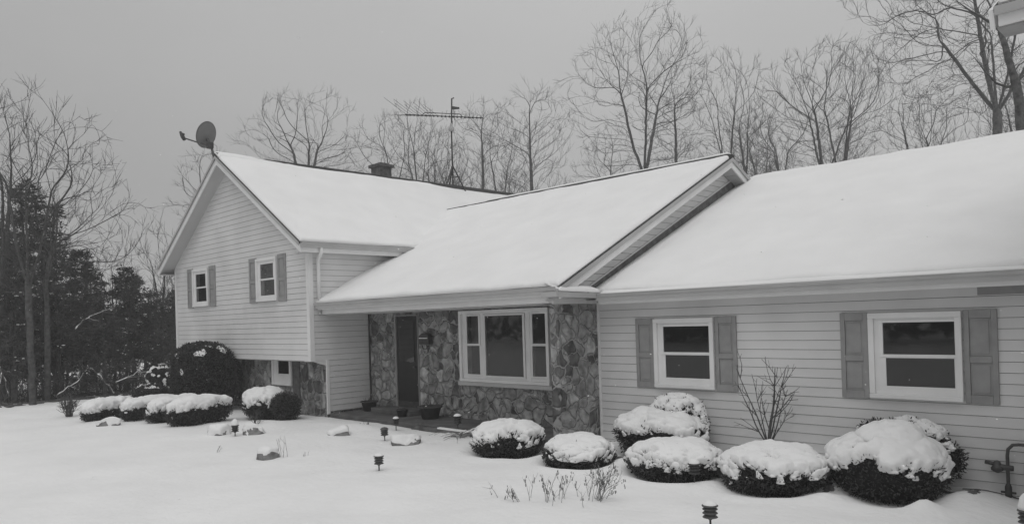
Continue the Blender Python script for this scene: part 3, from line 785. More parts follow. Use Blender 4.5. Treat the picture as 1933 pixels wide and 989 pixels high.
def shrub(name, c, rx, ry, h, seed, label, group=None, leaves=6000, cap=dict(), sub=5, rot=0, p=2.25, amp=.13, cat='shrub', under=.75, ln=.05, wd=.010, lobes=None, snow=True):
    gzv = gz1(c[0], c[1])-.04 if len(c) < 3 else c[2]
    o = empty(name, (c[0], c[1], gzv), label, cat, group)
    LV, LF, CV, CF, SV, SF = [], [], [], [], [], []
    nl = ns = ncv = 0
    for k, (dx, dy, dz, sx_, sy_, sh) in enumerate(lobes or [(0, 0, 0, 1, 1, 1)]):
        P, F = shell((dx, dy, dz), rx*sx_, ry*sy_, h*sh, seed+k*7, sub, p, amp, rot=rot, under=under)
        Nn = normals(P, F)
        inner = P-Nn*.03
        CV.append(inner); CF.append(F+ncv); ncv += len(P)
        v, f = leaf_cloud(P, Nn, int(leaves/len(lobes or [1])), ln, wd, seed+k)
        LV.append(v); LF.append(f+nl); nl += len(v)
        if snow:
            v, f = snow_cap(P, F, Nn, seed+k*3, **cap)
            SV.append(v); SF.append(f+ns); ns += len(v)
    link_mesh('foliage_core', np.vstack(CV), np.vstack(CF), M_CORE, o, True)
    link_mesh('foliage', np.vstack(LV), np.vstack(LF), M_LEAF, o)
    if snow: link_mesh('snow_cap', np.vstack(SV), np.vstack(SF), M_SNOW, o, True)
    # a few stems at the foot
    b = MB()
    for q in range(6):
        t = q*1.05+seed; b.tube([(c[0]+.06*math.cos(t), c[1]+.06*math.sin(t), gzv-.05), (c[0]+rx*.5*math.cos(t), c[1]+ry*.5*math.sin(t), gzv+h*.3)], [.015, .008], 5)
    b.build('stem', M_BARK, o)
    return o
GB = 'clipped snow capped shrubs along the house'
shrub('shrub', (-.44,-1.99), .60, .56, .55, 101, 'round snow capped shrub in front of the stone pillar', GB, 6500, dict(T=.085, thr=.50, rag=.65), sub=6)
shrub('shrub', (1.14,-2.02), .53, .48, .45, 102, 'smallest round snow capped shrub, just right of the stone pillar', GB, 5500, dict(T=.085, thr=.42, rag=.65), sub=6)
shrub('shrub', (1.79,-.72), .78, .55, .72, 103, 'wide snow topped shrub below the left siding window', GB, 8000, dict(T=.09, thr=.50, rag=.65), sub=6, under=.8, lobes=[(0,0,0,1,1,1),(-.25,.1,.05,.55,.7,.95)])
shrub('shrub', (1.90,-.40), .47, .32, 1.0, 104, 'narrow upright shrub dotted with snow against the siding, behind the wide one', GB, 5000, dict(T=.05, thr=.38, rag=1.0, fringe=200), amp=.16, sub=6)
shrub('shrub', (2.72,-1.75), .64, .58, .51, 105, 'low snow capped shrub with a path light standing in front of it', GB, 7000, dict(T=.08, thr=.46, rag=.75), sub=6)
shrub('shrub', (4.13,-1.64), .64, .58, .53, 106, 'round snow capped shrub below the small bare tree', GB, 7500, dict(T=.09, thr=.46, rag=.7), sub=6)
shrub('shrub', (5.34,-1.0), .68, .62, .80, 107, 'largest snow heaped shrub, under the right window', GB, 9000, dict(T=.10, thr=.42, rag=.6), sub=6, under=.86, amp=.05, lobes=[(-.05,0,0,1,1,.95),(.0,.05,.15,.6,.65,.93)])
shrub('shrub', (5.4,-.27), .25, .17, .5, 108, 'straggly shrub with snow tufts rising behind the largest shrub', GB, 4200, dict(T=.05, thr=.82, rag=.9, fringe=60), amp=.22, lobes=[(-.46,-.03,.50,.9,1,.8),(-.10,-.04,.52,1,1,.85),(.14,-.02,.42,1.0,1,.9),(.36,-.06,.26,.9,1,.85)])
# left bed: four long clipped hedges, end on to the gable
GH = 'four long clipped hedges beside the left gable'
for (hx, hy, hl, hw_, hh, sd, hr, lab) in [(-12.30,-4.62,.80,.29,.44,111,.52,'long clipped hedge under smooth snow, outermost of the four'),
                         (-11.15,-4.02,.82,.27,.48,112,.46,'long clipped hedge under smooth snow, second from the outer end'),
                         (-10.10,-3.78,.84,.28,.52,113,.42,'long clipped hedge under smooth snow, third from the outer end'),
                         (-8.98,-3.68,.86,.31,.57,114,.36,'long clipped hedge under smooth snow, nearest the round dark shrub')]:
    shrub('hedge', (hx, hy), hw_, hl, hh, sd, lab, GH, 5500, dict(T=.115, thr=.46, rag=.24, smooth=.3, fringe=50), sub=6, rot=hr, p=2.5, amp=.05, cat='hedge', under=.95)
shrub('tall_shrub', (-12.05,-2.3), .98, .74, 1.82, 121, 'tall round topped dark shrub against the left gable wall', None, 16000, dict(T=.012, thr=1.36, rag=1.5, fringe=40), p=2.9, amp=.09, under=.8, ln=.07, wd=.013)
shrub('shrub', (-15.5,-2.5), .62, .5, .62, 122, 'loose snow dusted shrub beyond the far corner of the gable', None, 4500, dict(T=.018, thr=1.05, rag=2.0, fringe=120), amp=.15)
shrub('tall_shrub', (-16.6,-1.6), .7, .6, 1.15, 123, 'snow laced twiggy shrub behind the far corner of the gable', None, 4000, dict(T=.012, thr=1.25, rag=2.1, fringe=160), amp=.2)
shrub('shrub', (-8.75,-2.18), .55, .48, .70, 124, 'round snow capped shrub below the basement window', GB, 6000, dict(T=.10, thr=.42, rag=.55), amp=.07, sub=6)
shrub('shrub', (-7.95,-2.05), .36, .30, .68, 125, 'dark snowless shrub against the lower stone wall', None, 3600, snow=False, amp=.1)

# ------------------------------------------------------------------ bare branching plants and trees
def branch_mesh(segs, sides):
    """segs: list of polylines [(p, r), ...] -> arrays of quads"""
    Vs, Fs, n0 = [], [], 0
    for pl in segs:
        P = np.array([p for p, _ in pl], float); R = np.array([r for _, r in pl], float); n = len(P)
        if n < 2: continue
        T = np.gradient(P, axis=0); T /= np.maximum(np.linalg.norm(T, axis=1), 1e-9)[:, None]
        ref = np.array([.31, .77, .12]) if abs(T[0][2]) > .9 else np.array([0, 0, 1.0])
        A = np.cross(T, ref); A /= np.maximum(np.linalg.norm(A, axis=1), 1e-9)[:, None]; B = np.cross(T, A)
        th = 2*np.pi*np.arange(sides)/sides
        ring = P[:, None]+(A[:, None]*np.cos(th)[None, :, None]+B[:, None]*np.sin(th)[None, :, None])*R[:, None, None]
        Vs.append(ring.reshape(-1, 3))
        i = np.arange(n-1)[:, None]*sides; j = np.arange(sides)[None]; j2 = (j+1) % sides
        Fs.append(np.stack([i+j, i+j2, i+sides+j2, i+sides+j], -1).reshape(-1, 4)+n0); n0 += n*sides
    return np.vstack(Vs), np.vstack(Fs)
def rvec(r, d, ang):
    d = d/np.linalg.norm(d); a = r.normal(0, 1, 3); a -= d*a.dot(d); a /= max(np.linalg.norm(a), 1e-6)
    return d*math.cos(ang)+a*math.sin(ang)
def grow(r, p, d, length, rad, nseg, jit, up, tip=.35):
    pts = [(p.copy(), rad)]; st = length/nseg
    for k in range(nseg):
        d = d+r.normal(0, jit, 3); d[2] += up; d /= np.linalg.norm(d)
        p = p+d*st; pts.append((p.copy(), rad*(1-(1-tip)*(k+1)/nseg)))
    return pts, d
def bare_tree(x, y, H, W, fork, r0, seed, label, group, style='egg', twig=1.0, npts=1300, lean=(0, 0), name='bare_tree', skel=None, bark=None, step=.24, upk=None, jit=None, forks=3):
    """crown grown towards scattered buds (space colonisation), radii from the pipe model, fine twigs at the ends"""
    r = np.random.RandomState(seed); CH = H-fork
    up = dict(egg=.34, vase=.46, upright=.62, spread=.10)[style] if upk is None else upk
    jt = dict(egg=.09, vase=.075, upright=.06, spread=.30)[style] if jit is None else jit
    def Rz(u):
        if style == 'egg': return np.sqrt(np.clip(1-((u-.50)/.56)**2, 0, 1))
        if style == 'vase': return np.where(u < .72, .38+.62*np.sin(np.clip(u/.72, 0, 1)*np.pi/2), np.cos(np.clip((u-.72)/.30, 0, 1)*np.pi/2))
        if style == 'upright': return np.where(u < .6, .55+.45*u/.6, np.clip(1-((u-.6)/.42)**1.6, 0.02, 1))
        return np.sqrt(np.clip(1-((u-.42)/.60)**2, 0, 1))
    npts = int(npts*2.1); A = []
    while len(A) < npts:
        u = r.uniform(.03, 1.0, npts*3); th = r.uniform(0, 2*np.pi, npts*3)
        rz = Rz(u); k = r.rand(npts*3) < rz**1.4+.03; u, th, rz = u[k], th[k], rz[k]
        rho = W*.5*rz*r.rand(len(u))**.42*(1+.22*np.sin(th*3+seed)+.12*np.sin(th*5+u*9+seed))
        P = np.stack([rho*np.cos(th)+lean[0]*u*CH, rho*np.sin(th)+lean[1]*u*CH, fork+u*CH], 1)
        n = fbm(P*.55+seed, seed, 2); A += list(P[n > -.18])
    A = np.array(A[:npts])
    nodes = [np.array([0, 0, -.3])]; par = [-1]
    def add_line(start, pts):
        q = start
        for p in pts:
            p = np.array(p, float); a = nodes[q]; m = max(1, int(np.linalg.norm(p-a)/step))
            for t in range(1, m+1):
                nodes.append(a+(p-a)*t/m+r.normal(0, .012, 3)); par.append(q); q = len(nodes)-1
        return q
    if skel:
        for kk, pl in enumerate(skel):
            P = [np.array(p, float)-np.array([x, y, 0]) for p in pl]
            q = 0 if kk == 0 else int(np.argmin(np.linalg.norm(np.array(nodes)-P[0], axis=1)))
            add_line(q, P)
    else:
        bx, by = r.normal(0, .06*H*.2, 2)
        q = add_line(0, [(bx*.5, by*.5, fork*.55), (bx+lean[0]*.3, by+lean[1]*.3, fork)])
        ph = r.uniform(0, 6.28)
        if style == 'spread':
            add_line(q, [(bx+lean[0]*CH*.3, by, fork+CH*.35), (bx+lean[0]*CH*.5, by, fork+CH*.6)])
        elif forks == 1:
            add_line(q, [(bx+lean[0]*CH*.5, by+lean[1]*CH*.5, fork+CH*.72)])
        else:
            for k in range(forks):
                t = ph+2*np.pi*k/forks; w_ = W*r.uniform(.10, .22)
                add_line(q, [(bx+math.cos(t)*w_*.45, by+math.sin(t)*w_*.45, fork+CH*.18), (bx+math.cos(t)*w_+lean[0]*CH*.4, by+math.sin(t)*w_+lean[1]*CH*.4, fork+CH*r.uniform(.38, .55))])
    N_ = np.array(nodes); D = step; di = D*5.0; dk = D*1.7
    d2 = np.linalg.norm(A[:, None]-N_[None], axis=2); near = d2.argmin(1); dist = d2.min(1)
    alive = np.ones(len(A), bool)
    for it in range(150):
        act = alive & (dist < di)
        if not act.any():
            if it < 40: di *= 1.3; continue
            break
        vec = (A[act]-N_[near[act]])/dist[act][:, None]
        ids, inv = np.unique(near[act], return_inverse=True)
        sm = np.zeros((len(ids), 3)); np.add.at(sm, inv, vec)
        sm /= np.maximum(np.linalg.norm(sm, axis=1), 1e-6)[:, None]
        pd_ = N_[ids]-N_[np.maximum(np.array(par)[ids], 0)]; pd_ /= np.maximum(np.linalg.norm(pd_, axis=1), 1e-6)[:, None]
        sm = sm+1.0*pd_+r.normal(0, jt, sm.shape); sm[:, 2] += up
        sm /= np.linalg.norm(sm, axis=1)[:, None]
        new = N_[ids]+sm*D
        base = len(N_); N_ = np.vstack([N_, new]); par += list(ids)
        dn = np.linalg.norm(A[:, None]-new[None], axis=2); m = dn.min(1); am = dn.argmin(1)
        better = m < dist-1e-4
        stuck = act & ~better & (dist < D*2.6)
        near = np.where(better, base+am, near); dist = np.where(better, m, dist)
        alive &= (dist > dk) & ~stuck
        if len(N_) > 9000: break
    n = len(N_); par = np.array(par); kids = [[] for _ in range(n)]
    for i_ in range(1, n): kids[par[i_]].append(i_)
    rad = np.zeros(n); ex = 1.9; rl = .0060
    for i_ in range(n-1, -1, -1):
        rad[i_] = rl if not kids[i_] else (sum(rad[k]**ex for k in kids[i_]))**(1/ex)
    rb = rad[0]; rad = rl+(rad-rl)*(r0-rl)/max(rb-rl, 1e-6)
    # chains
    ch = []; stack = [(0, -1)]
    while stack:
        i_, p_ = stack.pop(); c = [i_] if p_ < 0 else [p_, i_]
        while kids[i_]:
            ks = sorted(kids[i_], key=lambda k: -rad[k])
            for k in ks[1:]: stack.append((k, i_))
            i_ = ks[0]; c.append(i_)
        ch.append(c)
    mats = []
    for ci, c in enumerate(ch):
        pl = [(N_[k], rad[k]) for k in c]
        if ci > 0: pl[0] = (pl[0][0], min(rad[c[0]], rad[c[1]]*1.15))
        mats.append(pl)
    trunk, limbs_ = [mats[0]], mats[1:]
    tw = []
    for i_ in range(1, n):
        if rad[i_] > .020 or N_[i_][2] < fork: continue
        k = (3 if not kids[i_] else (1 if r.rand() < .85*twig else 0))
        dd = N_[i_]-N_[par[i_]]
        for _ in range(k):
            q = rvec(r, dd, r.uniform(.25, .75)); q[2] += .15+up*.6
            pl, dl = grow(r, N_[i_], q, r.uniform(.25, .70), .0058, 3, .09, up*.12, .6); tw.append(pl)
            if r.rand() < .6*twig:
                b, _ = grow(r, pl[1][0], rvec(r, dl, .6), r.uniform(.18, .42), .0050, 2, .1, up*.1, .65); tw.append(b)
    o = empty(name, (x, y, gz1(x, y)), label, 'tree', group)
    v, f = branch_mesh(trunk, 8); link_mesh('trunk', v, f, bark or M_BARK, o, True)
    v1, f1 = branch_mesh(limbs_, 4); v2, f2 = branch_mesh(tw, 3)
    link_mesh('crown', np.vstack([v1, v2]), np.vstack([f1, f2+len(v1)]), bark or M_TWIG, o, True)
    return o

GT = 'bare trees behind the house'
TREES = [
 # x, y, H, W, fork, r0, seed, style, npts, forks, label
 (-27.2,9.9,14.3,6.0,9.2,.17,201,'egg',900,3,'broad bare tree behind the left ridge, right of the satellite dish'),
 (-28.0,5.0,10.8,3.6,6.8,.10,202,'egg',330,2,'low bare tree peeping out left of the gable peak'),
 (-26.9,14.9,14.3,3.8,9.0,.09,203,'vase',380,3,'bare fan shaped tree directly behind the chimney'),
 (-26.0,16.1,15.1,4.2,8.8,.10,204,'vase',480,3,'bare tree between the chimney and the antenna'),
 (-27.7,18.8,14.7,3.4,8.6,.10,205,'upright',420,2,'thin upright bare tree just left of the antenna mast'),
 (-26.2,19.0,13.8,3.4,8.4,.10,206,'upright',420,2,'thin bare tree just right of the antenna mast'),
 (-24.2,19.7,15.7,3.4,8.4,.10,207,'upright',480,1,'tall thin bare tree under the right tip of the antenna boom'),
 (-25.6,22.6,15.9,3.6,8.8,.10,208,'upright',420,2,'second thin bare tree right of the antenna boom'),
 (-20.1,19.7,15.4,4.6,7.4,.12,209,'upright',800,1,'bare tree with one straight leader where the two snowy ridges meet'),
 (-14.0,22.0,17.6,7.0,9.4,.16,210,'egg',1700,3,'tallest bare tree, rising behind the middle of the main roof'),
 (-14.5,25.3,15.9,2.8,9.2,.10,211,'upright',420,1,'slim bare tree close to the right of the tallest one'),
 (-19.4,25.4,13.2,3.8,8.6,.10,212,'egg',420,2,'small bare tree half hidden left of the tallest one'),
 (-11.6,25.8,16.5,4.0,9.4,.12,213,'vase',520,4,'bare many stemmed tree just left of the main roof peak'),
 (-11.7,28.1,16.2,3.4,9.6,.11,214,'upright',420,2,'bare tree straight behind the main roof peak'),
 (-12.5,34.3,15.4,4.2,9.6,.11,215,'egg',700,3,'bare bushy tree in the thicket right of the main roof peak'),
 (-13.7,33.8,14.4,3.4,9.4,.10,216,'egg',480,2,'shorter bare tree in the thicket right of the main roof peak'),
 (-8.0,29.8,16.6,5.8,9.2,.15,217,'vase',1400,3,'bare tree with a dense egg shaped crown above the garage ridge'),
 (-6.15,28.4,15.5,4.6,8.8,.13,218,'vase',900,3,'bare tree with leaning stems, right of the egg shaped crown'),
 (-5.3,35.0,14.6,4.0,9.4,.11,219,'vase',560,2,'small bare tree left of the wide oak'),
 (-4.6,37.1,15.0,3.4,9.4,.11,220,'vase',480,2,'thin bare tree between the small tree and the wide oak'),
 (.1,32.2,13.6,3.2,8.8,.12,222,'egg',480,2,'thin bare tree right of the oak trunk, low above the roof'),
 (.2,34.3,14.5,3.4,8.8,.12,223,'egg',520,2,'dim bare tree at the right edge behind the oak'),
]
for (x, y, H, W, fk, r0, sd, sty, npt, fo, lab) in TREES:
    bare_tree(x, y, H, W, fk, r0, sd, lab, GT, sty, 1.0, npt, forks=fo)
bare_tree(.60, 26.2, 18.6, 11.0, 10.4, .18, 221, 'wide dark oak with level spreading limbs above the right end of the roof', GT, 'egg', 1.0, 2700, step=.25, forks=5, upk=.18, jit=.22)
bare_tree(3.88, 15.64, 12.4, 3.0, 8.6, .13, 230, 'dark bent tree limb at the right edge below the eave corner', GT, 'spread', .8, 420, lean=(-.32, 0), step=.26,
          skel=[[(3.9,15.64,3.0),(3.88,15.64,6.9),(3.66,15.6,7.4),(3.65,15.6,8.11),(3.59,15.59,8.75),(3.48,15.57,9.33),(3.36,15.54,9.91),(3.25,15.52,10.38),(3.05,15.48,10.65),(2.79,15.42,10.92),(2.51,15.35,11.2),(2.11,15.26,11.66)],
                [(3.60,15.59,8.66),(3.36,15.54,8.67),(3.1,15.49,8.85),(2.85,15.43,9.22),(2.67,15.39,9.55)],
                [(3.25,15.52,10.38),(3.16,15.5,10.91),(2.99,15.46,11.36),(2.79,15.42,11.81)]])
# thicket of saplings low behind the roofs
GS = 'saplings in the thicket behind the roofs'
k = 0
for (x, y, H, n, sp) in [(-21.5,22.0,12.0,5,2.4),(-12.6,31.0,13.0,7,3.0),(-25.5,18.0,12.2,5,2.6),(-9.8,34.0,13.0,5,3.0),(-2.2,36.0,13.2,4,3.0),(2.0,33.0,12.6,4,2.0)]:
    for q in range(n):
        k += 1
        bare_tree(x+rng.uniform(-sp, sp), y+rng.uniform(-sp, sp), H+rng.uniform(-1.4, .9), 2.2, 7.8, .05, 300+k, 'thin bare sapling in the grey thicket showing just above the snowy roofs', GS, 'vase', 1.0, 170, name='sapling', forks=2)

# ---- left wood edge
GL = 'bare trees at the edge of the left wood'
bare_tree(-18.6,-4.93,9.9,4.2,3.6,.10,401,'pale thick trunked bare tree at the edge of the left wood',GL,'vase',.8,560,bark=M_BARKD,forks=4)
bare_tree(-19.5,-4.3,8.0,5.0,2.9,.09,402,'bare tree with a crooked pale stem, right of the thick trunked one',GL,'egg',.8,520,bark=M_BARKD,lean=(.05,.10),forks=2)
bare_tree(-20.7,-5.3,10.3,3.4,4.2,.12,403,'tall bare tree at the left edge of the picture',GL,'vase',.8,480,bark=M_BARKD)
bare_tree(-22.5,-3.6,9.2,3.4,4.4,.10,407,'bare tree rising out of the dark pines at the far left',GL,'vase',.8,440,bark=M_BARKD)
bare_tree(-23.8,-.95,6.9,2.6,2.6,.06,404,'thin bare tree between the pines and the gable',GL,'vase',1.0,320,bark=M_BARKD)
bare_tree(-25.1,1.27,7.1,2.4,3.0,.06,405,'thin bare tree just left of the gable eave',GL,'upright',1.0,260,bark=M_BARKD)
bare_tree(-26.9,2.38,5.6,1.8,2.4,.05,406,'slight bare tree seen under the gable eave',GL,'upright',1.0,200,bark=M_BARKD)
for q in range(16):
    t = q/15.0
    bare_tree(-19.6-2.4*t-rng.uniform(0, 2.2), -5.6+7.2*t+rng.uniform(-.5, .5), rng.uniform(3.4, 5.6), 2.2, rng.uniform(.9, 2.0), .034, 430+q, 'thin bare sapling tangled in front of the dark pines on the left', 'saplings at the left wood edge', 'egg', 1.0, 130, name='sapling', bark=M_BARKD, forks=2, step=.26)

def pine(x, y, H, R, seed, label, dens=1.0, snow=.02, lo=.10):
    r = np.random.RandomState(seed)
    o = empty('pine_tree', (x, y, gz1(x, y)), label, 'tree', 'pines of the left wood')
    t, _ = grow(r, np.array([0, 0, -.2]), np.array([0, 0, 1.0]), H*.98, .05+.014*H, 8, .02, .05, .15)
    v, f = branch_mesh([t], 8); link_mesh('trunk', v, f, M_BARK, o, True)
    LV = []; SVs = []; br = []
    nb = int(26*H*dens)
    for q in range(nb):
        fz = lo+(1-lo)*r.rand()**.9; z = H*fz
        rr = R*(1.08-fz)**.75*r.uniform(.55, 1.12)
        if fz > .93: rr = max(rr, .18)
        th = r.uniform(0, 2*np.pi); dz = r.uniform(-.1, .38)
        d = np.array([math.cos(th), math.sin(th), dz])
        br.append([(np.array([0, 0, z]), .016), (np.array([0, 0, z])+d*rr, .006)])
        m = int(58*max(rr, .35))
        s = r.uniform(.15, 1.0, m)**.8
        base = np.array([0, 0, z])+d*(s*rr)[:, None]+r.normal(0, .07, (m, 3))*(.4+.9*(1-s))[:, None]
        base[:, 2] += -.05*s*s
        dd = d+r.normal(0, .7, (m, 3)); dd /= np.linalg.norm(dd, axis=1)[:, None]
        si = np.cross(dd, r.normal(0, 1, (m, 3))); si /= np.maximum(np.linalg.norm(si, axis=1), 1e-6)[:, None]
        ln = r.uniform(.10, .26, (m, 1)); wd = r.uniform(.012, .035, (m, 1))
        LV.append(np.stack([base, base+dd*ln*.5+si*wd, base+dd*ln, base+dd*ln*.5-si*wd], 1).reshape(-1, 3))
        if r.rand() < snow*4:
            ms = 3
            s2 = r.uniform(.45, 1.0, ms); c = np.array([0, 0, z+.05])+d*(s2*rr)[:, None]+r.normal(0, .05, (ms, 3))
            for cc in c:
                a = r.uniform(.03, .10); b2 = a*r.uniform(.4, .9); an = th
                iv, fv = ico(1)
                Bv = np.stack([iv[:, 0]*a*math.cos(an)-iv[:, 1]*b2*math.sin(an), iv[:, 0]*a*math.sin(an)+iv[:, 1]*b2*math.cos(an), iv[:, 2]*.022], 1)+cc
                SVs.append((Bv, fv))
    Vv = np.vstack(LV); link_mesh('crown', Vv, np.arange(len(Vv)).reshape(-1, 4), M_NEEDLE, o)
    v, f = branch_mesh(br, 3); link_mesh('branches', v, f, M_BARK, o)
    if SVs:
        n0 = 0; VV, FF = [], []
        for a, b in SVs: VV.append(a); FF.append(b+n0); n0 += len(a)
        link_mesh('snow_clumps', np.vstack(VV), np.vstack(FF), M_SNOW, o, True)
    return o
PINES = [(-21.6,-4.3,7.5,1.9,'tallest dark pine of the left wood, behind the thick pale trunk'),(-23.3,-3.1,7.0,1.5,'tall dark pine close behind the tallest one'),
 (-22.7,-5.2,6.6,1.6,'dark pine at the left edge of the picture'),(-24.1,-2.0,5.5,1.6,'mid height pine right of the tallest one'),
 (-22.7,-.85,4.7,1.6,'bushy pine with snow on its boughs, standing apart to the right'),(-20.2,-2.4,3.4,1.2,'low pine in front of the mid height pine'),
 (-24.3,.8,3.9,1.3,'low broad pine left of the gable corner'),(-21.2,-.7,2.9,1.1,'small snow dusted pine in front of the bushy pine'),
 (-25.9,2.1,4.0,1.3,'dark low pine touching the gable corner'),(-20.2,-5.1,4.1,1.4,'dark low pine behind the left edge trunks'),(-20.6,-3.7,3.9,1.3,'low pine behind the crooked stem'),
 (-26.5,-1.0,5.0,1.7,'dim pine deep in the wood behind the bushy pine'),(-27.5,1.0,4.6,1.8,'dim pine deep in the wood near the gable'),(-25.8,-4.0,6.6,2.0,'dim pine deep in the wood at the far left'),(-28.5,3.6,4.3,1.7,'dim pine showing under the gable eave')]
for i, (x, y, H, R, lab) in enumerate(PINES):
    pine(x, y, H, R, 500+i, lab, 1.0, .02 if i not in (4, 7) else .05, .22 if i in (4, 6, 8, 11, 12, 14) else .12)

# undergrowth: brush and snow-laden twigs nobody could count
def undergrowth():
    r = np.random.RandomState(77); segs = []; sn = []
    for q in range(1500):
        t = r.uniform(0, 1); x = -19.3-r.uniform(0, 6.5)-2.5*t; y = -7.5+11.0*t+r.normal(0, .5)
        z = gz1(x, y); h = r.uniform(.3, 1.5)*(.7 if r.rand() < .5 else 1)
        p, _ = grow(r, np.array([x, y, z-.05]), np.array([r.normal(0, .45), r.normal(0, .45), 1.0]), h, r.uniform(.006, .014), 4, .22, 0, .4)
        segs.append(p)
        for _ in range(2):
            i = r.randint(1, 4); s, _ = grow(r, p[i][0], rvec(r, p[i][0]-p[i-1][0], .8), h*.4, .005, 2, .2, 0, .6); segs.append(s)
    return branch_mesh(segs, 3)
v, f = undergrowth()
ug = link_mesh('undergrowth', v, f, M_BRUSH, None); ug['kind'] = 'stuff'
tag(ug, 'tangle of bare brush and thin twigs along the foot of the left wood', 'undergrowth')
def litter():
    r = np.random.RandomState(78); Vs, Fs, n0 = [], [], 0; iv, fv = ico(2)
    for q in range(420):
        t = r.uniform(0, 1); x = -18.2-r.uniform(0, 2.2)**1.5-2.6*t; y = -7.5+10.5*t+r.normal(0, .4); z = gz1(x, y)
        a, b, c = r.uniform(.05, .22), r.uniform(.05, .18), r.uniform(.02, .06)
        B = iv*np.array([a, b, c])*(1+.5*fbm(iv*2+q, 5, 2))[:, None]+np.array([x, y, z+c*.3])
        Vs.append(B); Fs.append(fv+n0); n0 += len(iv)
    return np.vstack(Vs), np.vstack(Fs)
v, f = litter()
lt = link_mesh('leaf_litter', v, f, M_BRUSH, None, True); lt['kind'] = 'stuff'
tag(lt, 'dark clods and leaf litter showing through snow at the wood edge', 'leaf litter')
# fallen snow covered branches
def fallen(pts, rad, label, seed):
    o = empty('fallen_branch', (pts[0][0], pts[0][1], gz1(pts[0][0], pts[0][1])), label, 'branch', 'fallen branches at the wood edge')
    r = np.random.RandomState(seed); P = []
    for p, q in zip(pts[:-1], pts[1:]):
        for t in np.linspace(0, 1, 6)[:-1]: P.append(np.array(p)*(1-t)+np.array(q)*t+r.normal(0, .022, 3))
    P.append(np.array(pts[-1])); rr = np.linspace(rad*.75, rad*.3, len(P))
    segs = [list(zip(P, rr))]; sn = []
    for k in range(6):
        i = r.randint(2, len(P)-1); b, _ = grow(r, P[i], rvec(r, P[i]-P[i-1], r.uniform(.4, 1.0)), r.uniform(.2, .6), rad*.3, 4, .12, 0, .3); segs.append(b)
    v, f = branch_mesh([[(p-np.array(o.location), q) for p, q in sg] for sg in segs], 6); link_mesh('wood', v, f, M_BARK, o, True)
    sn = [[(p-np.array(o.location)+np.array([0, 0, q*.7]), q*.75*(.6+.8*r.rand())) for p, q in sg] for sg in segs[:3]]
    v, f = branch_mesh(sn, 6); link_mesh('snow_cap', v, f, M_SNOW, o, True)
fallen([(-18.9,-5.9,1.55),(-18.75,-5.7,1.1),(-18.65,-5.55,.35)], .05, 'leaning dead branch with snow on it at the left edge of the picture', 1)
fallen([(-18.9,-4.2,.25),(-18.8,-3.7,.55),(-18.9,-3.3,1.0)], .035, 'snowy broken branch rising to the right beside the thick pale trunk', 2)
fallen([(-19.4,-3.5,2.35),(-19.5,-3.0,2.8),(-19.7,-2.2,3.05)], .035, 'long snowy bough slanting up in front of the dark pines', 3)
fallen([(-18.9,-3.3,1.15),(-18.9,-2.9,.75),(-18.9,-2.5,.15)], .035, 'snowy broken branch sloping down to the right into the brush', 4)
fallen([(-19.0,-2.4,.45),(-19.3,-1.6,.8),(-19.8,-.9,.75)], .03, 'arched snowy branch low in front of the gap in the wood', 5)

# small leafless plants in the yard
def twiggy(name, x, y, h, spread, n, seed, label, cat, group=None, mat_=None, rad=.009, sub=3, droop=0.0, z=None, heads=False, lean=(0,0), base=None):
    r = np.random.RandomState(seed); s1, s2, hd = [], [], []; bs = .03 if base is None else base
    for q in range(n):
        th = r.uniform(0, 2*np.pi); a = r.uniform(.05, spread)
        d = np.array([math.cos(th)*a+lean[0], math.sin(th)*a+lean[1], 1.0])
        p, _ = grow(r, np.array([r.normal(0, bs), r.normal(0, bs), -.05]), d/np.linalg.norm(d), h*r.uniform(.6, 1.05), rad, 6, .09, .02-droop, .35)
        s1.append(p); hd.append(p[-1][0])
        for _ in range(sub):
            i = r.randint(2, 6); b, _ = grow(r, p[i][0], rvec(r, p[i][0]-p[i-1][0], r.uniform(.4, .9)), h*r.uniform(.15, .42), rad*.55, 4, .12, .03, .4); s2.append(b)
            if sub > 2: c, _ = grow(r, b[2][0], rvec(r, b[2][0]-b[1][0], .6), h*.14, rad*.4, 3, .1, .02, .5); s2.append(c)
    o = empty(name, (x, y, gz1(x, y) if z is None else z), label, cat, group)
    v, f = branch_mesh(s1, 5)
    if heads:
        Vs, Fs, n0 = [v], [f], len(v); iv, fv = ico(1)
        fq = np.hstack([fv, fv[:, 2:]])
        tv = np.array([(math.cos(a)*.9, math.sin(a)*.9, h) for h in (-1, 1) for a in np.arange(4)*math.pi/2])
        tf = np.array([(0, 1, 5, 4), (1, 2, 6, 5), (2, 3, 7, 6), (3, 0, 4, 7), (3, 2, 1, 0), (4, 5, 6, 7)])
        for c in hd:
            for _ in range(7):
                B = tv*np.array([.006, .006, .012])*r.uniform(.6, 1.3)+c+np.array([r.normal(0, .012), r.normal(0, .012), -r.uniform(0, .11)])
                Vs.append(B); Fs.append(tf+n0); n0 += len(tv)
        v, f = np.vstack(Vs), np.vstack(Fs)
    link_mesh('stems', v, f, mat_ or M_TWIG, o)
    if s2: v, f = branch_mesh(s2, 4); link_mesh('twigs', v, f, mat_ or M_TWIG, o, True)
    return o
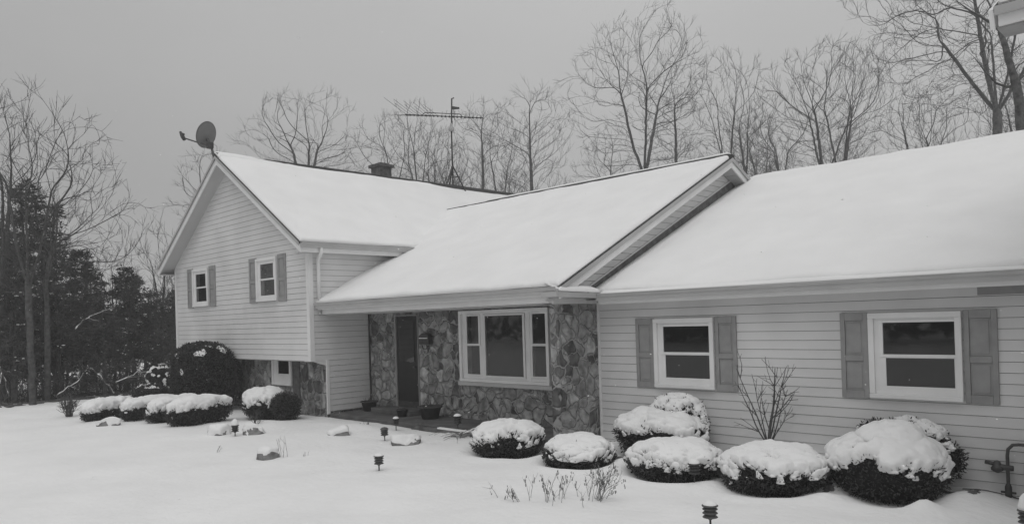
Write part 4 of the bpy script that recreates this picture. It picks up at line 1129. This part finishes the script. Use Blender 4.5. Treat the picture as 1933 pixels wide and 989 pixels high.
def ornamental(x, y, seed):
    r = np.random.RandomState(seed); s1, s2, s3 = [], [], []
    st = [(0,0,1.45,.02),(-.22,0,1.25,.013),(.24,.05,1.2,.014),(-.42,.02,1.02,.012),(.42,-.04,.9,.012),(.1,.1,1.2,.012),(-.16,.05,1.1,.010),(.5,.1,.7,.009)]
    for dx, dy, hh, rd in st:
        u = np.array([.707, .707, 0])*dx+np.array([-.7, .7, 0])*dy
        d = np.array([u[0]*1.3, u[1]*1.3, 1.0])
        p, _ = grow(r, np.array([0, 0, .30 if rd < .02 else -.05]), d/np.linalg.norm(d), hh*.98 if rd < .02 else hh*1.06, rd, 8, .06, .03, .3); s1.append(p)
        for _ in range(5):
            i = r.randint(2, 8); b, _ = grow(r, p[i][0], rvec(r, p[i][0]-p[i-1][0], r.uniform(.5, 1.0)), hh*r.uniform(.18, .40), rd*.5, 4, .1, .05, .45); s2.append(b)
            for _ in range(2):
                k = r.randint(1, 4); c, _ = grow(r, b[k][0], rvec(r, b[k][0]-b[k-1][0], .7), hh*.1, rd*.3, 2, .1, .02, .6); s3.append(c)
    o = empty('ornamental_tree', (x, y, gz1(x, y)), 'small bare ornamental tree against the garage siding between the two windows', 'tree')
    v, f = branch_mesh(s1, 7); link_mesh('trunk', v, f, M_TWIG, o, True)
    v, f = branch_mesh(s2+s3, 4); link_mesh('crown', v, f, M_TWIG, o, True)
ornamental(3.5, -.5, 601)
twiggy('twiggy_shrub', -13.9,-5.15,.70,.62,26,602,'bare twiggy shrub standing alone on the lawn at the far left','shrub',rad=.011,sub=5)
GF = 'dry flower stalks sticking out of the snow'
twiggy('dry_flower_clump', 2.50,-4.02,.42,.35,17,603,'biggest clump of dry flower stalks in the snow, front middle','plant',GF,M_STEM,.0038,2,heads=True,base=.20)
twiggy('dry_flower_clump', 2.86,-3.72,.52,.18,20,604,'dense leaning tuft of dry stalks at the right of the biggest clump','plant',GF,M_STEM,.0038,3,heads=True,lean=(.22,.22),base=.06)
twiggy('dry_flower_clump', 2.14,-4.35,.30,.3,5,605,'small bent seed head left of the biggest clump','plant',GF,M_STEM,.0038,2,heads=True,lean=(-.4,-.4))
twiggy('dry_flower_clump', -3.3,-4.62,.42,.22,4,606,'few thin upright stalks beside the rock in the left lawn','plant',GF,M_STEM,.005,1)
twiggy('dry_stalk', 1.85,-4.35,.34,.1,1,607,'single dry stalk leaning left on the snow, left of the biggest clump','plant',GF,M_STEM,.005,2,heads=True,lean=(-.55,-.55))
twiggy('dry_stalk', 2.85,-3.55,.26,.1,1,608,'single dry stalk leaning right, right of the biggest clump','plant',GF,M_STEM,.005,2,heads=True,lean=(.6,.6))
twiggy('dry_stalk', -4.6,-5.2,.2,.6,3,609,'low bent stems poking from the snow in front of the nearest hedge','plant',GF,M_STEM,.005,1,lean=(.4,.3))
twiggy('dry_stalk', -3.0,-4.35,.16,.5,4,610,'short broken stems on the left lawn, right of the thin upright stalks','plant',GF,M_STEM,.004,1)
twiggy('dry_flower_clump', -7.25,-3.15,.38,.7,12,611,'small bare stems beside the nearest hedge and the snow capped path light','plant',None,M_TWIG,.006,3)
twiggy('dry_flower_clump', -3.6,-1.35,.30,.5,8,612,'spindly stems behind the middle path lights','plant',None,M_TWIG,.005,2)
twiggy('dry_flower_clump', -5.2,-1.6,.16,.9,9,613,'line of stubby stems along the porch edge','plant',None,M_TWIG,.005,1)
# flattened grass with snow on it
def grass_tuft(x, y, seed):
    r = np.random.RandomState(seed); s = []; sn = []
    for q in range(70):
        th = r.normal(2.5, 1.3); L_ = r.uniform(.25, .62)
        d = np.array([math.cos(th), math.sin(th), r.uniform(.25, .9)])
        p, _ = grow(r, np.array([r.normal(0, .07), r.normal(0, .07), 0]), d/np.linalg.norm(d), L_, .006, 5, .08, -.22, .4); s.append(p)
        if q % 4 == 0: sn.append([(pp+np.array([0, 0, .010]), .012) for pp, _ in p[1:5]])
    o = empty('ornamental_grass', (x, y, gz1(x, y)), 'flattened tuft of dry grass with snow on its blades by the porch edging', 'plant')
    v, f = branch_mesh(s, 4); link_mesh('blades', v, f, M_STEM, o, True)
    v, f = branch_mesh(sn, 5); link_mesh('snow_cap', v, f, M_SNOW, o, True)
grass_tuft(-2.15, -1.55, 614)

# ------------------------------------------------------------------ path lights
GP = 'pagoda path lights in the snow'
def path_light(x, y, label, h=.25, s=1.0, snow=0.03, lean=0.0, mat_=None, tiers=True):
    z = gz1(x, y)-.03; s = s*.9
    o = empty('path_light', (x, y, z), label, 'path light', GP); o.rotation_euler = (lean, lean*.6, 0)
    m = mat_ or M_PIPE
    def bl(b, name, mm, sm=False):
        return link_mesh(name, b.v, b.f, mm, o, sm)
    b = MB(); b.tube([(0,0,-.15),(0,0,h*.45)], .012*s, 8); bl(b, 'stake', M_IRON, True)
    z0 = h*.40
    b = MB(); b.lathe((0,0,z0), [(.012*s,0),(.05*s,.035*s),(.055*s,.04*s),(.055*s,.165*s),(.03*s,.17*s)], 14); bl(b, 'lantern_body', m)
    if tiers:
        for q in range(3):
            b = MB(); zz = z0+(.045+.045*q)*s; b.lathe((0,0,zz), [(.085*s,-.012*s),(.088*s,-.008*s),(.06*s,.018*s),(.052*s,.02*s)], 14); bl(b, 'louvre', m)
    b = MB(); zt = z0+.168*s; b.lathe((0,0,zt), [(.092*s,-.008*s),(.094*s,0),(.06*s,.03*s),(.012*s,.045*s)], 14); bl(b, 'lantern_cap', m)
    if snow > 0:
        b = MB(); b.lathe((0,0,zt+.005), [(.080*s,0),(.082*s,.004+snow*.3),(.062*s,.022*s+snow*.75),(.03*s,.035*s+snow*.95),(.004,.040*s+snow)], 14); bl(b, 'snow_cap', M_SNOW, True)
    return o
path_light(-.88,-4.30,'grey tiered path light alone on the open lawn',.26,.95,.010)
path_light(4.62,-4.05,'nearest tiered path light, cut by the bottom edge of the photo',.30,1.0,.008)
path_light(-3.20,-2.55,'tiered path light beside the long snow covered rock',.28,.95,.0,.06)
path_light(-6.40,-4.02,'path light wearing a round ball of snow near the hedges',.24,1.0,.10,0,M_IRON)
path_light(-3.80,-1.85,'dark path light in front of the porch step',.34,.85,.015,0,M_IRON)
path_light(3.36,-2.30,'dark path light standing against a low snow capped shrub',.30,1.0,.025,0,M_IRON)
path_light(-2.55,-1.28,'tall dark path light in front of the stone wall, under the picture window',.50,1.1,.012,0,M_IRON)
path_light(6.95,-1.95,'path light buried in snow at the bottom right corner',.22,1.0,.14)

# ------------------------------------------------------------------ rocks
def rock(x, y, a, b_, c, seed, label, rot=0, snow=.5, T=.05):
    V, F = ico(4); r = np.random.RandomState(seed)
    P = V*np.array([a, b_, c])*(1+.28*fbm(V*1.3+seed, seed, 3)+.08*fbm(V*4, seed+1, 2))[:, None]
    P[:, 2] += c*.25
    for _ in range(4):   # a few flat broken faces
        n = r.normal(0, 1, 3); n[2] = abs(n[2])*.4; n /= np.linalg.norm(n); k = np.linalg.norm(np.array([a, b_, c])*n)*.78
        dd = P.dot(n); P = np.where((dd > k)[:, None], P-n*((dd-k)[:, None]), P)
    ca, sa = math.cos(rot), math.sin(rot)
    P = np.stack([P[:, 0]*ca-P[:, 1]*sa, P[:, 0]*sa+P[:, 1]*ca, P[:, 2]], 1)
    o = empty('rock', (x, y, gz1(x, y)-.01), label, 'rock', 'field rocks in the snowy bed')
    link_mesh('stone', P, F, M_ROCK, o, True)
    N_ = normals(P, F); v, f = snow_cap(P, F, N_, seed, T=T, thr=snow, rag=.25, fringe=0, smooth=.3)
    link_mesh('snow_cap', v, f, M_SNOW, o, True)
rock(-10.45,-5.2,.26,.16,.12,701,'low rock under snow in front of the outermost hedge',.7,.45)
rock(-6.85,-4.15,.26,.16,.12,702,'rock almost buried in snow left of the snow balled path light',.7,.2,.07)
rock(-6.35,-3.65,.24,.18,.14,703,'grey rock with a flat broken face right of the snow balled path light',.7,.5)
rock(-3.45,-4.82,.20,.16,.13,704,'grey rock at the foot of the thin upright stalks',.7,.6,.04)
rock(-4.6,-2.65,.24,.15,.13,705,'rock with a snowy top by the porch corner',.8,.42)
rock(-2.62,-2.50,.34,.18,.13,706,'longest flat rock, half covered in snow, beside a path light',.75,.5)

# ------------------------------------------------------------------ porch things
def pot(x, y, z, r, h, label, plant=True, seed=0):
    o = empty('flower_pot', (x, y, z), label, 'flower pot', 'dark flower pots on the porch')
    b = MB(); b.lathe((x,y,z), [(r*.7,0),(r*.95,h*.85),(r*1.08,h*.86),(r*1.08,h),(r*.92,h),(r*.9,h*.9)], 20); b.build('pot', M_POT, o, True)
    if plant:
        rr = np.random.RandomState(seed); s = []
        for q in range(22):
            th = rr.uniform(0, 6.28); d = np.array([math.cos(th)*.6, math.sin(th)*.6, 1.0])
            p, _ = grow(rr, np.array([rr.normal(0, r*.3), rr.normal(0, r*.3), h*.9]), d/np.linalg.norm(d), h*rr.uniform(.3, .7), .006, 4, .2, -.1, .5); s.append(p)
        v, f = branch_mesh(s, 4); link_mesh('dead_plant', v, f, M_TWIG, o)
pot(-6.95,-.35,.102,.20,.24,'wide dark pot against the siding at the left end of the porch',True,1)
pot(-4.45,-.45,.102,.26,.28,'largest dark pot, right of the front door',True,2)
pot(-5.25,-.62,.102,.13,.17,'small dark pot beside the front step',True,3)
# wall letterbox right of the door
WB = empty('wall_mailbox', (-5.02,0.0,1.70), 'dark arched mailbox with a pale bar on the stone wall right of the door', 'mailbox')
pr_ = [(-5.20,1.72),(-4.84,1.72),(-4.84,1.88)]+[(-5.02+.18*math.cos(t), 1.88+.10*math.sin(t)) for t in np.linspace(0.2, math.pi-.2, 8)]+[(-5.20,1.88)]
MB().prism([(x, -.002, z) for x, z in pr_], (0,-.13,0)).build('box', M_IRON, WB, bevel=.01)
MB().box(-5.17,-4.87,-.148,-.135,1.855,1.875).build('flap', M_TRIM, WB)
MB().tube([(-5.15,-.07,1.70),(-5.08,-.10,1.62),(-4.96,-.10,1.62),(-4.89,-.07,1.70)], .012, 6).build('hook', M_IRON, WB)
WL = empty('wall_thermometer', (-3.99,0.0,1.36), 'little pale thermometer on the stone wall just left of the picture window', 'thermometer')
MB().lathe((-3.99,.0,1.34), [(.055,0),(.06,.01),(.06,.03),(.045,.04)], 16, (0,-1,0)).build('dial', M_SHUT, WL)
MB().tube([(-3.99,-.03,1.40),(-3.97,-.04,1.50),(-3.93,-.03,1.56)], .014, 6).build('bracket', M_PALE, WL, True)
ED = empty('landscape_edging', (-2.9,-1.3,.05), 'dark timber edging with a strip of snow along the porch front', 'edging')
MB().box(-3.95,-1.75,-1.36,-1.27,-.1,.085).build('timber', M_WOOD, ED, bevel=.01)
MB().box(-3.1,-1.76,-1.365,-1.265,.0855,.12).build('snow_cap', M_SNOW, ED, bevel=.015)

# ------------------------------------------------------------------ gas meter at the right end of the garage wall
GM = empty('gas_meter', (6.45,-.15,.09), 'grey gas meter with regulator and looped pipe on the garage wall', 'gas meter')
MB().tube([(6.30,-.13,-.25),(6.30,-.13,.62),(6.31,-.13,.70),(6.36,-.13,.755),(6.42,-.13,.765),(6.54,-.13,.765),(6.60,-.13,.75),(6.62,-.13,.69),(6.62,-.13,.58)], .020, 10).build('pipe', M_PIPE, GM, True)
MB().tube([(6.30,-.13,.10),(6.30,-.13,.13),(6.30,-.13,.24),(6.30,-.13,.28)], [.025,.038,.038,.022], 10).tube([(6.22,-.13,.17),(6.38,-.13,.17)], .014, 8).build('shutoff_valve', M_IRON, GM, True)
MB().tube([(6.36,-.13,.47),(6.30,-.13,.47),(6.17,-.13,.48)], [.032,.038,.034], 12).lathe((6.19,-.13,.40), [(.02,0),(.066,.03),(.07,.06),(.045,.09),(.035,.14),(.015,.15)], 14).tube([(6.19,-.13,.5),(6.06,-.13,.52)], .025, 8).build('regulator', M_PIPE, GM, True)
mb = MB(); pf = [(6.49,.56),(6.49,.30),(6.52,.22),(6.60,.17),(6.72,.17),(6.80,.22),(6.83,.30),(6.83,.56)]
mb.prism([(x,-.06,z) for x, z in pf], (0,-.20,0)); mb.build('meter_body', M_METER, GM, bevel=.02)
MB().tube([(6.62,-.16,.55),(6.62,-.16,.66)], .035, 10).build('union_nut', M_IRON, GM, True)
MB().box(6.53,6.79,-.268,-.262,.46,.54).build('dial_plate', M_PALE, GM)
MB().box(6.53,6.79,-.268,-.262,.33,.38).build('name_plate', M_PALE, GM)
MB().tube([(6.30,-.14,-.10),(6.40,-.20,-.06),(6.55,-.26,-.09),(6.75,-.22,-.06)], .022, 8).tube([(6.25,-.16,-.10),(6.42,-.12,-.12),(6.6,-.15,-.1)], .018, 8).build('ground_pipe', M_PIPE, GM, True)

GM.location.z -= .24; GM.location.x += .11

# ------------------------------------------------------------------ falling snow, uncountable
def flakes():
    r = np.random.RandomState(91); Vs, Fs, n0 = [], [], 0; iv, fv = ico(1)
    for q in range(420):
        p = np.array([r.uniform(-12, 8), r.uniform(-8.5, -1.8), r.uniform(.3, 5.5)])
        B = iv*np.array([1, 1, .6])*r.uniform(.003, .0075)*(1+.4*fbm(iv*2+q, 5, 2))[:, None]+p
        Vs.append(B); Fs.append(fv+n0); n0 += len(iv)
    return np.vstack(Vs), np.vstack(Fs)
v, f = flakes()
fs_ = link_mesh('snowflakes', v, f, M_SNOW, None, True); fs_['kind'] = 'stuff'
tag(fs_, 'scattered white snowflakes drifting down in front of the house', 'snowflakes')

# ------------------------------------------------------------------ far wood across the lawn behind the photographer: what the panes mirror
def far_wood():
    r = np.random.RandomState(55); Vs = []
    for q in range(70):
        t = r.rand(); cx, cy = 14-78*t+r.normal(0, 3), -46+r.normal(0, 5)+10*t; H = r.uniform(7, 14); Rr = H*r.uniform(.22, .34)
        m = 260
        fz = r.rand(m)**1.2; th = r.uniform(0, 6.283, m); rr = Rr*(1.05-fz)*r.rand(m)**.5
        c = np.stack([cx+rr*np.cos(th), cy+rr*np.sin(th), .4+fz*H], 1)
        a = r.normal(0, 1, (m, 3)); a /= np.linalg.norm(a, axis=1)[:, None]; b = np.cross(a, r.normal(0, 1, (m, 3))); b /= np.linalg.norm(b, axis=1)[:, None]
        k = r.uniform(.25, .7, (m, 1)); Vs.append(np.stack([c-a*k, c-b*k*.5, c+a*k, c+b*k*.5], 1).reshape(-1, 3))
    V = np.vstack(Vs); return V, np.arange(len(V)).reshape(-1, 4)
v, f = far_wood()
fw = link_mesh('far_wood', v, f, M_NEEDLE, None); fw['kind'] = 'stuff'
tag(fw, 'dark wood across the lawn, mirrored in the window panes', 'wood')

# ------------------------------------------------------------------ haze of the snowy air
hz_m = bpy.data.materials.new('snowy_air'); hz_m.use_nodes = True
_t = hz_m.node_tree; _t.nodes.clear()
_o = _t.nodes.new('ShaderNodeOutputMaterial'); _v = _t.nodes.new('ShaderNodeVolumePrincipled')
_v.inputs['Color'].default_value = (.95, .95, .95, 1); _v.inputs['Density'].default_value = HAZE; _v.inputs['Anisotropy'].default_value = 0.0
_t.links.new(_v.outputs[0], _o.inputs['Volume'])
_b = MB(); _b.box(-620, 620, -620, 620, -2.0, 19.5)
hz = _b.build('haze', hz_m, None); hz['kind'] = 'stuff'
tag(hz, 'thin pale haze of falling snow in the air', 'haze')
